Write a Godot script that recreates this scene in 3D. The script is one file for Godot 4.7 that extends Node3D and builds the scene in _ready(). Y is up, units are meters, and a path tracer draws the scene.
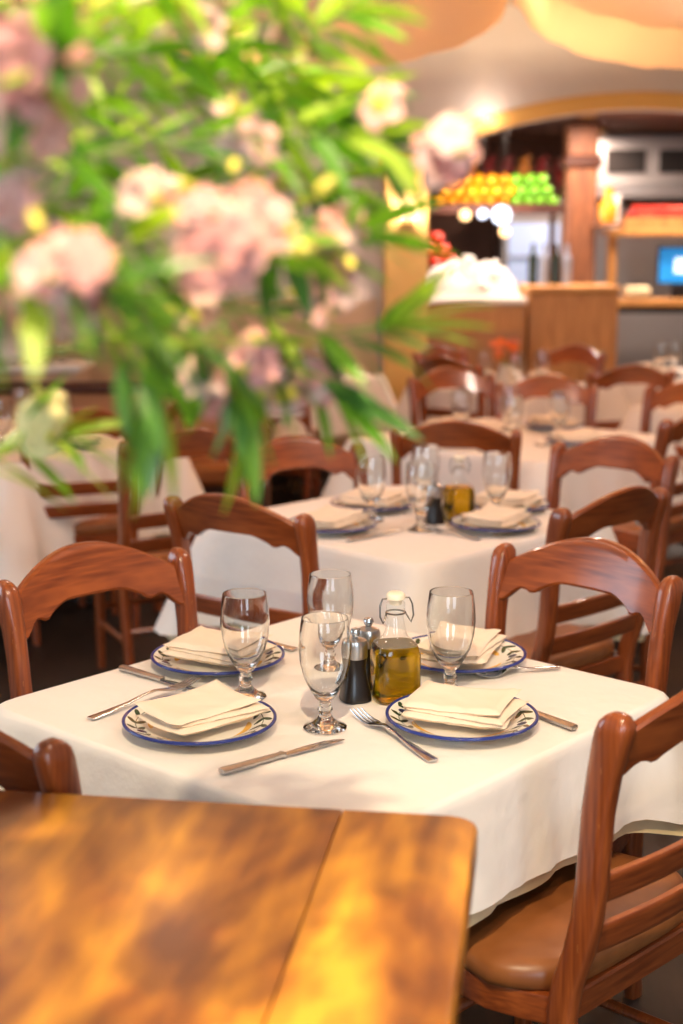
extends Node3D

# ------------------------------------------------------------------ mesh builder
class MB:
	var v := PackedVector3Array()
	var t := PackedInt32Array()
	var uv := PackedVector2Array()

	func add(p: Vector3) -> int:
		v.append(p)
		return v.size() - 1

	func tri(a: int, b: int, c: int) -> void:
		if a != b and b != c and a != c:
			t.append(a); t.append(b); t.append(c)

	func quad(a: int, b: int, c: int, d: int) -> void:
		tri(a, b, c); tri(a, c, d)

	# rings of equal size, joined one to the next; caps close the ends with a fan
	func loft(rings: Array, cap_a := true, cap_b := true, closed := true) -> MB:
		var n: int = rings[0].size()
		var first := []
		for r in rings:
			first.append(v.size())
			for p in r:
				v.append(p)
		for i in rings.size() - 1:
			for j in (n if closed else n - 1):
				var k := (j + 1) % n
				quad(first[i] + j, first[i] + k, first[i + 1] + k, first[i + 1] + j)
		if cap_a:
			var c := Vector3.ZERO
			for p in rings[0]: c += p
			var m := add(c / n)
			for j in n: tri(m, first[0] + (j + 1) % n, first[0] + j)
		if cap_b:
			var e := Vector3.ZERO
			var l: int = rings.size() - 1
			for p in rings[l]: e += p
			var m2 := add(e / n)
			for j in n: tri(m2, first[l] + j, first[l] + (j + 1) % n)
		return self

	# profile of (radius, height) turned round the y axis
	func lathe(pr: Array, seg := 24, at := Vector3.ZERO) -> MB:
		var rows := []
		for p in pr:
			var row := []
			if p.x < 0.00001:
				var one := add(at + Vector3(0, p.y, 0))
				for j in seg: row.append(one)
			else:
				for j in seg:
					var a := TAU * j / seg
					row.append(add(at + Vector3(p.x * cos(a), p.y, p.x * sin(a))))
			rows.append(row)
		for i in rows.size() - 1:
			for j in seg:
				var k := (j + 1) % seg
				quad(rows[i][j], rows[i][k], rows[i + 1][k], rows[i + 1][j])
		return self

	# box with chamfered edges
	func box(c: Vector3, s: Vector3, r := 0.004, turn := 0.0) -> MB:
		var h := s / 2.0
		r = minf(r, minf(h.x, minf(h.y, h.z)) * 0.9)
		var rings := []
		for e in [[-h.y, r], [-h.y + r, 0.0], [h.y - r, 0.0], [h.y, r]]:
			var x: float = h.x - e[1]
			var z: float = h.z - e[1]
			var q := r * 0.7
			var ring := PackedVector3Array()
			for p in [Vector2(x - q, z), Vector2(x, z - q), Vector2(x, -z + q), Vector2(x - q, -z), Vector2(-x + q, -z), Vector2(-x, -z + q), Vector2(-x, z - q), Vector2(-x + q, z)]:
				var w := Vector2(p.x, p.y).rotated(turn)
				ring.append(c + Vector3(w.x, e[0], w.y))
			rings.append(ring)
		return loft(rings)

	# round bar along points
	func tube(pts: Array, radii: Array, seg := 8) -> MB:
		var rings := []
		var side := Vector3.ZERO
		for i in pts.size():
			var d: Vector3 = (pts[mini(i + 1, pts.size() - 1)] - pts[maxi(i - 1, 0)]).normalized()
			if side == Vector3.ZERO:
				side = d.cross(Vector3.UP if absf(d.y) < 0.9 else Vector3.RIGHT).normalized()
			side = (side - d * side.dot(d)).normalized()
			var up := d.cross(side)
			var r: float = radii[mini(i, radii.size() - 1)]
			var ring := PackedVector3Array()
			for j in seg:
				var a := TAU * j / seg
				ring.append(pts[i] + (side * cos(a) + up * sin(a)) * r)
			rings.append(ring)
		return loft(rings)

	func flat_uv(scale: float) -> MB:
		uv.resize(v.size())
		for i in v.size():
			uv[i] = Vector2(v[i].x, v[i].z) * scale + Vector2(0.5, 0.5)
		return self

	func mesh(crease := 45.0) -> ArrayMesh:
		var vol := 0.0
		var n := t.size() / 3
		for i in n:
			vol += v[t[i * 3]].dot(v[t[i * 3 + 1]].cross(v[t[i * 3 + 2]]))
		var flip := vol > 0.0      # front faces run clockwise
		var fn := PackedVector3Array()
		fn.resize(n)
		var near := []
		near.resize(v.size())
		for i in v.size(): near[i] = PackedInt32Array()
		for i in n:
			if flip:
				var s := t[i * 3 + 1]
				t[i * 3 + 1] = t[i * 3 + 2]
				t[i * 3 + 2] = s
			var a := v[t[i * 3]]
			fn[i] = (v[t[i * 3 + 2]] - a).cross(v[t[i * 3 + 1]] - a)
			for k in 3: near[t[i * 3 + k]].append(i)
		var lim := cos(deg_to_rad(crease))
		var ov := PackedVector3Array()
		var on := PackedVector3Array()
		var ou := PackedVector2Array()
		var seen := {}
		var oi := PackedInt32Array()
		for i in n:
			var u := fn[i].normalized()
			for k in 3:
				var q := t[i * 3 + k]
				var s := Vector3.ZERO
				for f in near[q]:
					if fn[f].normalized().dot(u) >= lim: s += fn[f]
				s = s.normalized()
				var key := [q, s.snapped(Vector3.ONE * 0.002)]
				if not seen.has(key):
					seen[key] = ov.size()
					ov.append(v[q]); on.append(s)
					if uv.size() == v.size(): ou.append(uv[q])
				oi.append(seen[key])
		var arr := []
		arr.resize(Mesh.ARRAY_MAX)
		arr[Mesh.ARRAY_VERTEX] = ov
		arr[Mesh.ARRAY_NORMAL] = on
		if ou.size(): arr[Mesh.ARRAY_TEX_UV] = ou
		arr[Mesh.ARRAY_INDEX] = oi
		var m := ArrayMesh.new()
		m.add_surface_from_arrays(Mesh.PRIMITIVE_TRIANGLES, arr)
		return m

# ------------------------------------------------------------------ scene helpers
var M := {}
var names := {}
var rng := RandomNumberGenerator.new()

func numbered(called: String) -> String:
	var k: int = names.get(called, 0)
	names[called] = k + 1
	return called if k == 0 else "%s_%03d" % [called, k]

func tag(o: Node, label: String, category: String, group := "", kind := "") -> Node:
	if label: o.set_meta("label", label)
	if category: o.set_meta("category", category)
	if group: o.set_meta("group", group)
	if kind: o.set_meta("kind", kind)
	return o

func thing(called: String, label: String, category: String, at := Vector3.ZERO, turn := 0.0, group := "") -> Node3D:
	var o := Node3D.new()
	o.name = numbered(called)
	add_child(o)
	o.position = at
	o.rotation.y = turn
	tag(o, label, category, group)
	return o

func part(parent: Node, called: String, mesh: Mesh, mat: Material, at := Vector3.ZERO, label := "") -> MeshInstance3D:
	var o := MeshInstance3D.new()
	o.name = called
	o.mesh = mesh
	o.material_override = mat
	o.position = at
	parent.add_child(o, true)
	if label: o.set_meta("label", label)
	return o

func single(called: String, mesh: Mesh, mat: Material, label: String, category: String, at := Vector3.ZERO, turn := 0.0, group := "") -> MeshInstance3D:
	var o := MeshInstance3D.new()
	o.name = numbered(called)
	o.mesh = mesh
	o.material_override = mat
	add_child(o)
	o.position = at
	o.rotation.y = turn
	tag(o, label, category, group)
	return o

func struct(called: String, mesh: Mesh, mat: Material, at := Vector3.ZERO) -> MeshInstance3D:
	var o := MeshInstance3D.new()
	o.name = numbered(called)
	o.mesh = mesh
	o.material_override = mat
	o.position = at
	add_child(o)
	o.set_meta("kind", "structure")
	return o

func copy(src: Node3D, label: String, at: Vector3, turn := 0.0, group := "") -> Node3D:
	var c: Node3D = src.duplicate()
	var base := String(src.name)
	if base.length() > 4 and base[base.length() - 4] == "_" and base.substr(base.length() - 3).is_valid_int():
		base = base.substr(0, base.length() - 4)
	c.name = numbered(base)
	add_child(c)
	c.position = at
	c.rotation = Vector3(0, turn, 0)
	if label: c.set_meta("label", label)
	if group: c.set_meta("group", group)
	return c

func rgb(r: int, g: int, b: int, a := 1.0) -> Color:
	return Color(r / 255.0, g / 255.0, b / 255.0, a)

func mat(c: Color, rough := 0.6, metal := 0.0, spec := 0.5) -> StandardMaterial3D:
	var m := StandardMaterial3D.new()
	m.albedo_color = c
	m.roughness = rough
	m.metallic = metal
	m.metallic_specular = spec
	return m

func glow(c: Color, energy: float) -> StandardMaterial3D:
	var m := mat(c, 0.4)
	m.emission_enabled = true
	m.emission = c
	m.emission_energy_multiplier = energy
	return m

func clear_glass(tint: Color, ior := 0.05) -> StandardMaterial3D:
	var m := mat(Color(tint.r, tint.g, tint.b, 0.0), 0.0)
	m.refraction_enabled = true
	m.refraction_scale = ior
	return m

func pane(c: Color, a: float) -> StandardMaterial3D:
	var m := mat(Color(c.r, c.g, c.b, a), 0.02)
	m.transparency = BaseMaterial3D.TRANSPARENCY_ALPHA
	return m

# streaked picture: grain runs along v; blotch adds broad patches
func grain(dark: Color, light: Color, seed_: int, fx: float, fy: float, blotch := 0.3, w := 256, h := 512, chips := 0) -> ImageTexture:
	var n := FastNoiseLite.new()
	n.seed = seed_
	n.noise_type = FastNoiseLite.TYPE_SIMPLEX_SMOOTH
	n.fractal_octaves = 3
	n.frequency = 1.0
	var b := FastNoiseLite.new()
	b.seed = seed_ + 7
	b.noise_type = FastNoiseLite.TYPE_SIMPLEX_SMOOTH
	b.frequency = 1.0
	b.fractal_octaves = 3
	var im := Image.create(w, h, false, Image.FORMAT_RGB8)
	for y in h:
		for x in w:
			# torus lookup keeps the picture seamless
			var a := TAU * x / w
			var c := TAU * y / h
			var s := n.get_noise_3d(cos(a) * fx, sin(a) * fx, sin(c) * fy + cos(c) * fy * 0.7)
			var p := b.get_noise_3d(cos(a) * 0.5, sin(a) * 0.5 + cos(c) * 0.5, sin(c) * 0.5)
			var f := clampf(0.5 + s * (0.9 - blotch) + p * blotch * 1.4, 0.0, 1.0)
			im.set_pixel(x, y, dark.lerp(light, f))
	if chips:
		var r := RandomNumberGenerator.new()
		r.seed = seed_
		for k in chips:
			var cx := r.randi_range(4, w - 12)
			var cy := r.randi_range(4, h - 16)
			for d in r.randi_range(3, 12):
				im.set_pixel(cx + r.randi_range(0, 1), cy + d, light.lerp(rgb(214, 154, 92), 0.7))
	im.generate_mipmaps()
	return ImageTexture.create_from_image(im)

func triplanar(m: StandardMaterial3D, tex: Texture2D, scale: Vector3) -> StandardMaterial3D:
	m.albedo_color = Color.WHITE
	m.albedo_texture = tex
	m.uv1_triplanar = true
	m.uv1_triplanar_sharpness = 4.0
	m.uv1_scale = scale
	return m

func bumps(m: StandardMaterial3D, freq: float, depth: float, seed_: int) -> StandardMaterial3D:
	var t := NoiseTexture2D.new()
	t.width = 256
	t.height = 256
	t.seamless = true
	var n := FastNoiseLite.new()
	n.seed = seed_
	n.frequency = freq
	t.noise = n
	m.heightmap_enabled = true
	m.heightmap_texture = t
	m.heightmap_scale = depth
	m.uv1_triplanar = true
	return m

# rounded-square section in the plane of two axes
func section(c: Vector3, ax: Vector3, ay: Vector3, n := 12, power := 4.0) -> PackedVector3Array:
	var r := PackedVector3Array()
	for j in n:
		var a := TAU * (j + 0.5) / n
		var x := signf(cos(a)) * pow(absf(cos(a)), 2.0 / power)
		var y := signf(sin(a)) * pow(absf(sin(a)), 2.0 / power)
		r.append(c + ax * x + ay * y)
	return r

func face(dx: float, dz: float) -> float:
	return atan2(dx, dz)

# ------------------------------------------------------------------ light fittings
func area(pos: Vector3, target: Vector3, size: Vector2, c: Color, e: float) -> void:
	var l := AreaLight3D.new()
	l.name = "area_light"
	l.area_size = size
	l.area_normalize_energy = true
	l.light_color = c
	l.light_energy = e
	l.area_range = 30.0
	l.shadow_enabled = true
	add_child(l, true)
	l.look_at_from_position(pos, target, Vector3.UP if absf((target - pos).normalized().y) < 0.95 else Vector3.FORWARD)

func omni(pos: Vector3, c: Color, e: float, size := 0.05) -> void:
	var l := OmniLight3D.new()
	l.name = "bulb_light"
	l.position = pos
	l.light_color = c
	l.light_energy = e
	l.light_size = size
	l.omni_range = 30.0
	l.omni_attenuation = 2.0
	l.shadow_enabled = true
	add_child(l, true)

func spot(pos: Vector3, target: Vector3, c: Color, e: float, angle: float, size := 0.04) -> void:
	var l := SpotLight3D.new()
	l.name = "spot_light"
	l.light_color = c
	l.light_energy = e
	l.light_size = size
	l.spot_angle = angle
	l.spot_angle_attenuation = 0.4
	l.spot_range = 30.0
	l.spot_attenuation = 2.0
	l.shadow_enabled = true
	add_child(l, true)
	l.look_at_from_position(pos, target, Vector3.UP if absf((target - pos).normalized().y) < 0.95 else Vector3.FORWARD)

const WARM := Color(1.0, 0.895, 0.825)
const DAY := Color(0.86, 0.93, 1.0)

# ==================================================================== build
func _ready() -> void:
	rng.seed = 20240611
	# ---- camera
	var cam := Camera3D.new()
	cam.name = "camera"
	cam.fov = 39.6035
	cam.position = Vector3(0, 1.6, 0)
	cam.rotation_degrees = Vector3(-10.829, 0, 0)
	cam.near = 0.05
	cam.far = 60.0
	var attr := CameraAttributesPhysical.new()
	attr.frustum_focal_length = 50.0
	attr.frustum_focus_distance = 2.58
	attr.exposure_aperture = 2.3
	attr.frustum_near = 0.05
	attr.frustum_far = 60.0
	cam.attributes = attr
	add_child(cam)
	cam.fov = 39.6035
	cam.current = true
	# ---- air and exposure
	var we := WorldEnvironment.new()
	we.name = "world"
	var env := Environment.new()
	env.background_mode = Environment.BG_COLOR
	env.background_color = rgb(190, 205, 225)
	env.tonemap_mode = Environment.TONE_MAPPER_LINEAR
	env.tonemap_exposure = 0.78
	env.sdfgi_enabled = true
	env.ssao_enabled = true
	env.ssil_enabled = true
	we.environment = env
	add_child(we)
	# ---- daylight through the windows behind and beside the camera
	area(Vector3(-1.7, 1.65, 2.78), Vector3(-1.7, 1.65, 0), Vector2(1.5, 1.9), DAY, 6.0)
	area(Vector3(1.5, 1.65, 2.78), Vector3(1.5, 1.65, 0), Vector2(1.5, 1.9), DAY, 9.0)
	area(Vector3(-3.88, 1.6, -3.2), Vector3(0, 1.2, -3.6), Vector2(2.0, 1.6), DAY, 4.0)

	make_materials()
	build_room()
	build_drapes()
	build_lamps()
	build_kitchen()
	build_main_table()
	build_far_tables()
	build_chairs()
	build_wood_table()
	build_flowers()

# ------------------------------------------------------------------ materials
func make_materials() -> void:
	var g1 := grain(rgb(112, 50, 20), rgb(166, 86, 39), 3, 3.5, 0.7, 0.25, 256, 512, 40)
	M.wood_v = triplanar(mat(Color.WHITE, 0.32), g1, Vector3(5, 1.6, 5))
	M.wood_v.clearcoat_enabled = true
	M.wood_v.clearcoat = 0.6
	M.wood_v.clearcoat_roughness = 0.12
	var g2 := grain(rgb(112, 50, 20), rgb(166, 86, 39), 5, 0.7, 3.5, 0.25, 512, 256)
	M.wood_h = triplanar(mat(Color.WHITE, 0.32), g2, Vector3(1.6, 5, 5))
	M.wood_h.clearcoat_enabled = true
	M.wood_h.clearcoat = 0.6
	M.wood_h.clearcoat_roughness = 0.12
	var g3 := grain(rgb(128, 74, 36), rgb(160, 98, 52), 9, 1.2, 1.2, 0.6, 256, 256)
	M.leather = triplanar(mat(Color.WHITE, 0.38), g3, Vector3(2, 2, 2))
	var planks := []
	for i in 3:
		var g := grain(rgb(96, 46, 10), rgb(232, 160, 46), 21 + i, 2.0, 1.1, 0.70)  # broad blotches: some varnish mottling, plus dappled light painted into the colour
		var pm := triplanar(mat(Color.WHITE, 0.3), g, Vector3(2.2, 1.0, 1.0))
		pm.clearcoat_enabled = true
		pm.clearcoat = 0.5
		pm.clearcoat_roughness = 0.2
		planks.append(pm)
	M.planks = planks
	M.linen = bumps(mat(rgb(244, 236, 228), 0.85), 0.02, 0.15, 4)
	M.linen.uv1_scale = Vector3(3, 3, 3)
	M.ivory = mat(rgb(236, 214, 168), 0.85)
	M.napkin = mat(rgb(244, 226, 204), 0.9)
	M.napkin.backlight_enabled = true
	M.napkin.backlight = rgb(60, 50, 36)
	M.plate = mat(Color.WHITE, 0.12)
	M.plate.albedo_texture = plate_picture()
	M.plate_white = mat(rgb(240, 236, 228), 0.12)
	M.blue = mat(rgb(44, 58, 130), 0.12)
	M.steel = mat(rgb(200, 203, 208), 0.16, 1.0)
	M.steel_brushed = mat(rgb(188, 186, 184), 0.3, 1.0)
	M.black = mat(rgb(28, 22, 19), 0.28)
	M.glass = clear_glass(Color(0.985, 0.99, 0.985))
	M.thin_glass = pane(Color(1, 1, 1), 0.05)
	M.bottle = pane(Color(0.95, 1.0, 0.95), 0.06)
	M.oil = clear_glass(rgb(176, 146, 14), 0.05)
	M.ceramic = mat(rgb(244, 228, 200), 0.3)
	M.wire = mat(rgb(120, 112, 104), 0.3, 1.0)
	M.leaf = []
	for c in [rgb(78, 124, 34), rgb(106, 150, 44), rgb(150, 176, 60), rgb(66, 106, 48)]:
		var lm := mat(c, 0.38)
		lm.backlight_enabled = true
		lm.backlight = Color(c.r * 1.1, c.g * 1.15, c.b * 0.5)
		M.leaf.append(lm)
	M.stem = mat(rgb(128, 140, 66), 0.6)
	M.petal = []
	for c in [rgb(214, 148, 140), rgb(220, 166, 156), rgb(228, 190, 178)]:
		var pm := mat(c, 0.6)
		pm.backlight_enabled = true
		pm.backlight = Color(c.r * 0.5, c.g * 0.45, c.b * 0.42)
		M.petal.append(pm)
	M.cream_petal = mat(rgb(255, 238, 176), 0.6)
	M.cream_petal.backlight_enabled = true
	M.cream_petal.backlight = rgb(150, 130, 70)
	M.bud = mat(rgb(226, 206, 88), 0.5)
	M.plaster = bumps(mat(rgb(214, 206, 198), 0.9), 0.03, 0.3, 14)
	M.ochre = bumps(mat(rgb(216, 168, 92), 0.8), 0.03, 0.3, 15)
	M.gold_plaster = bumps(mat(rgb(228, 186, 112), 0.8), 0.03, 0.3, 16)
	M.tan = mat(rgb(168, 118, 78), 0.6)
	M.beige = mat(rgb(206, 178, 148), 0.8)
	M.dark_wood = triplanar(mat(Color.WHITE, 0.4), grain(rgb(52, 26, 16), rgb(88, 46, 28), 33, 0.8, 3.0, 0.3, 256, 256), Vector3(1, 3, 3))
	M.shelf_wood = triplanar(mat(Color.WHITE, 0.5), grain(rgb(170, 112, 52), rgb(214, 156, 84), 35, 0.8, 3.0, 0.3, 256, 256), Vector3(1, 3, 3))
	M.counter_wood = triplanar(mat(Color.WHITE, 0.5), grain(rgb(164, 108, 56), rgb(208, 148, 82), 37, 3.0, 0.8, 0.3, 256, 256), Vector3(3, 1, 3))
	M.post_wood = triplanar(mat(Color.WHITE, 0.6), grain(rgb(96, 56, 34), rgb(146, 92, 56), 39, 3.0, 0.8, 0.4, 256, 256), Vector3(3, 1, 3))
	M.floor = triplanar(mat(Color.WHITE, 0.55), grain(rgb(26, 18, 14), rgb(46, 33, 25), 41, 3.0, 0.8, 0.4, 256, 256), Vector3(2, 2, 0.7))
	M.brown_ceiling = mat(rgb(112, 76, 54), 0.8)
	M.brown_wall = mat(rgb(92, 60, 44), 0.8)
	M.drape = mat(rgb(232, 212, 190), 0.9)
	M.drape.backlight_enabled = true
	M.drape.backlight = rgb(150, 122, 90)
	M.white = mat(rgb(238, 234, 226), 0.6)
	M.hood = mat(rgb(168, 162, 158), 0.4, 0.6)
	M.bulb_warm = glow(rgb(255, 212, 150), 3.0)
	M.bulb_cool = glow(rgb(206, 226, 255), 2.2)
	M.brass = mat(rgb(190, 146, 78), 0.3, 1.0)

func plate_picture() -> ImageTexture:
	var n := 512
	var im := Image.create(n, n, false, Image.FORMAT_RGB8)
	var white := rgb(244, 240, 230)
	var blue := rgb(40, 54, 132)
	var green := rgb(58, 76, 52)
	var plum := rgb(44, 46, 92)
	var gold := rgb(238, 186, 84)
	for y in n:
		for x in n:
			var px := (x + 0.5) / n * 2.0 - 1.0
			var py := (y + 0.5) / n * 2.0 - 1.0
			var r := sqrt(px * px + py * py)
			var th := fposmod(atan2(py, px), TAU)
			var c := white
			var q := fposmod(th, TAU / 4.0) / (TAU / 4.0)      # four garlands
			if r > 0.965:
				c = blue
			elif q > 0.07 and q < 0.93:
				var per := 5.0
				var a := fposmod(q * per, 1.0) - 0.5
				var u := a / per * (TAU / 4.0) * r
				if absf(r - 0.83) < 0.005: c = green
				for side in [-1.0, 1.0]:
					var w: float = r - (0.83 + side * 0.055)
					var ca := cos(0.6)
					var sa: float = sin(0.6) * side
					var lu: float = u * ca + w * sa
					var lw: float = -u * sa + w * ca
					if pow(lu / 0.105, 2) + pow(lw / 0.034, 2) < 1.0: c = green
			var qa := (q if q < 0.5 else q - 1.0) * (TAU / 4.0)
			var bx := qa * r
			var by := r - 0.80
			if bx * bx + by * by < 0.0042: c = plum
			var gx := (q - 0.5) * (TAU / 4.0) * r
			var gy := r - 0.64
			if pow(gx / 0.30, 2) + pow(gy / 0.05, 2) < 1.0: c = gold
			im.set_pixel(x, y, c)
	im.generate_mipmaps()
	return ImageTexture.create_from_image(im)

# ------------------------------------------------------------------ room
func box_mesh(s: Vector3, r := 0.004) -> ArrayMesh:
	return MB.new().box(Vector3.ZERO, s, r).mesh(20.0)

func arch_y(x: float) -> float:      # underside of the arch in the back wall
	var hw := 1.48
	var rise := 0.33
	var rad := (hw * hw + rise * rise) / (2.0 * rise)
	var d := x - 2.06
	return 2.15 + sqrt(maxf(rad * rad - d * d, 0.0)) - (rad - rise)

func build_room() -> void:
	struct("floor", box_mesh(Vector3(9.2, 0.2, 17.6), 0.002), M.floor, Vector3(0.5, -0.1, -5.6))
	struct("ceiling", box_mesh(Vector3(8.9, 0.2, 13.3), 0.002), M.plaster, Vector3(0.3, 3.25, -3.5))
	struct("wall_right", box_mesh(Vector3(0.2, 3.15, 13.0), 0.002), M.plaster, Vector3(4.6, 1.575, -3.4))
	# left wall with a window opening
	window_wall("wall_left", Vector3(-4.0, 0, -3.4), PI / 2, 13.0, [[-0.2, 2.0, 0.8, 2.4]])
	window_wall("wall_front", Vector3(0.3, 0, 3.0), PI, 8.6, [[2.0, 1.5, 0.7, 2.6], [-1.2, 1.5, 0.7, 2.6]])
	# back wall with the arched opening
	var poly := PackedVector2Array([Vector2(-4.1, 0), Vector2(0.58, 0)])
	var x0 := 0.58
	var x1 := 3.54
	for i in 25:
		var x := lerpf(x0, x1, i / 24.0)
		poly.append(Vector2(x, arch_y(x)))
	poly.append_array([Vector2(3.54, 0), Vector2(4.7, 0), Vector2(4.7, 3.15), Vector2(-4.1, 3.15)])
	var back := struct("wall_back", extrude(poly, 0.24), M.plaster, Vector3(0, 0, -10.24))
	# ochre band round the arch and the golden pier that carries it
	var rings := []
	for i in 25:
		var x := lerpf(x0, x1, i / 24.0)
		var y := arch_y(x)
		var d := (x - 2.06) / 3.22
		var up := Vector3(d, sqrt(1.0 - d * d), 0)
		rings.append(section(Vector3(x, y, -9.98) + up * 0.05, up * 0.055, Vector3(0, 0, 0.05), 12, 6.0))
	struct("trim_1", MB.new().loft(rings).mesh(30.0), M.ochre)
	var pier := struct("trim_2", box_mesh(Vector3(0.3, 2.14, 0.3), 0.015), M.gold_plaster, Vector3(0.44, 1.07, -9.97))
	part(pier, "capital", box_mesh(Vector3(0.36, 0.08, 0.34), 0.012), M.ochre, Vector3(0, 1.05, 0))
	struct("trim_3", box_mesh(Vector3(0.3, 2.14, 0.3), 0.015), M.gold_plaster, Vector3(3.69, 1.07, -9.97))
	struct("baseboard_back", box_mesh(Vector3(4.2, 0.14, 0.03), 0.006), M.dark_wood, Vector3(-1.85, 0.07, -9.98))
	# kitchen shell
	struct("wall_kitchen_back", box_mesh(Vector3(5.6, 2.6, 0.2), 0.002), M.brown_wall, Vector3(2.2, 1.3, -14.1))
	struct("wall_kitchen_left", box_mesh(Vector3(0.2, 2.6, 3.8), 0.002), M.brown_wall, Vector3(-0.3, 1.3, -12.1))
	struct("wall_kitchen_right", box_mesh(Vector3(0.2, 2.6, 3.8), 0.002), M.brown_wall, Vector3(4.7, 1.3, -12.1))
	struct("ceiling_kitchen", box_mesh(Vector3(5.4, 0.12, 4.0), 0.002), M.brown_ceiling, Vector3(2.2, 2.6, -12.2))

func extrude(poly: PackedVector2Array, depth: float) -> ArrayMesh:
	var mb := MB.new()
	var n := poly.size()
	for z in [0.0, depth]:
		for p in poly: mb.add(Vector3(p.x, p.y, z))
	var ix := Geometry2D.triangulate_polygon(poly)
	for i in ix.size() / 3:
		mb.tri(ix[i * 3], ix[i * 3 + 2], ix[i * 3 + 1])
		mb.tri(n + ix[i * 3], n + ix[i * 3 + 1], n + ix[i * 3 + 2])
	var area2 := 0.0
	for i in n:
		var a := poly[i]
		var b := poly[(i + 1) % n]
		area2 += a.x * b.y - b.x * a.y
	for i in n:
		var k := (i + 1) % n
		mb.quad(i, k, n + k, n + i)
	return mb.mesh(20.0)

func window_wall(called: String, at: Vector3, turn: float, length: float, holes: Array) -> void:
	# holes: [centre along the wall, width, sill, head]
	var mb := MB.new()
	var edges := [-length / 2.0]
	for h in holes:
		edges.append(h[0] - h[1] / 2.0)
		edges.append(h[0] + h[1] / 2.0)
	edges.append(length / 2.0)
	edges.sort()
	for i in range(0, edges.size(), 2):
		mb.box(Vector3((edges[i] + edges[i + 1]) / 2.0, 1.575, 0), Vector3(edges[i + 1] - edges[i], 3.15, 0.2), 0.002)
	for h in holes:
		mb.box(Vector3(h[0], h[2] / 2.0, 0), Vector3(h[1], h[2], 0.2), 0.002)
		mb.box(Vector3(h[0], (h[3] + 3.15) / 2.0, 0), Vector3(h[1], 3.15 - h[3], 0.2), 0.002)
	var w := struct(called, mb.mesh(20.0), M.plaster, at)
	w.rotation.y = turn
	for h in holes:
		var f := MB.new()
		var cy: float = (h[2] + h[3]) / 2.0
		var hh: float = h[3] - h[2]
		for s in [-1, 0, 1]:
			f.box(Vector3(h[0] + s * (h[1] / 2.0 - 0.03), cy, 0), Vector3(0.05, hh, 0.06))
			f.box(Vector3(h[0], cy + s * (hh / 2.0 - 0.03), 0), Vector3(h[1], 0.05, 0.06))
		var wn := struct("window_1", f.mesh(20.0), M.dark_wood, at)
		wn.rotation.y = turn
		part(wn, "pane", box_mesh(Vector3(h[1], hh, 0.012), 0.002), glow(DAY, 3.0), Vector3(h[0], cy, -0.07))

# ------------------------------------------------------------------ fabric under the ceiling
func build_drapes() -> void:
	var k := 0
	for row in 4:
		var z0 := -2.0 - row * 1.6
		var z1 := z0 - 1.6
		var shift := 0.33 * row - 0.54
		for col in 4:
			var x0 := -3.6 + col * 2.05 + shift
			var x1 := x0 + 1.98
			var mb := MB.new()
			var nu := 28
			var nv := 18
			for i in nu + 1:
				for j in nv + 1:
					var u := i / float(nu)
					var w := j / float(nv)
					var sx := pow(sin(PI * u), 0.32)
					var sz := pow(sin(PI * w), 0.8)
					var pleat := 0.006 * sin(u * 46.0 + row) * sz + 0.004 * sin(u * 97.0 + col * 2.0)
					mb.add(Vector3(lerpf(x0, x1, u), 2.92 - 0.47 * sx * sz + pleat - 0.02 * sin(u * 5.0 + row * 2.0 + col), lerpf(z0, z1, w)))
			for i in nu:
				for j in nv:
					var a := i * (nv + 1) + j
					mb.quad(a, a + 1, a + nv + 2, a + nv + 1)
			single("ceiling_drape", mb.mesh(60.0), M.drape, "cream fabric panel billowing down from the ceiling", "drape", Vector3.ZERO, 0, "billowing fabric panels under the ceiling")
			k += 1

# ------------------------------------------------------------------ lamps
func added_ceiling_lamp(pos: Vector3, e: float, target: Vector3) -> void:  # added fitting, kept out of view, to brighten the tables
	var d := (target - pos).normalized()
	var o := thing("added_ceiling_lamp", "added ceiling lamp out of view, brass on a thin rod", "lamp", pos, 0, "added unseen lamps lighting the tables")
	part(o, "rod", MB.new().tube([Vector3(0, 0.05, 0), Vector3(0, 3.15 - pos.y, 0)], [0.006]).mesh(), M.brass)
	part(o, "shade", MB.new().lathe([Vector2(0.02, 0.06), Vector2(0.1, 0.03), Vector2(0.13, -0.02), Vector2(0.125, -0.02), Vector2(0.095, 0.025), Vector2(0.02, 0.05)], 20).mesh(), M.brass)
	part(o, "bulb", MB.new().lathe([Vector2(0, -0.015), Vector2(0.09, -0.012), Vector2(0.09, 0.0), Vector2(0, 0.004)], 16).mesh(), M.bulb_warm)
	area(pos + Vector3(0, -0.03, 0), target, Vector2(0.22, 0.22), WARM, e)

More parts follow.
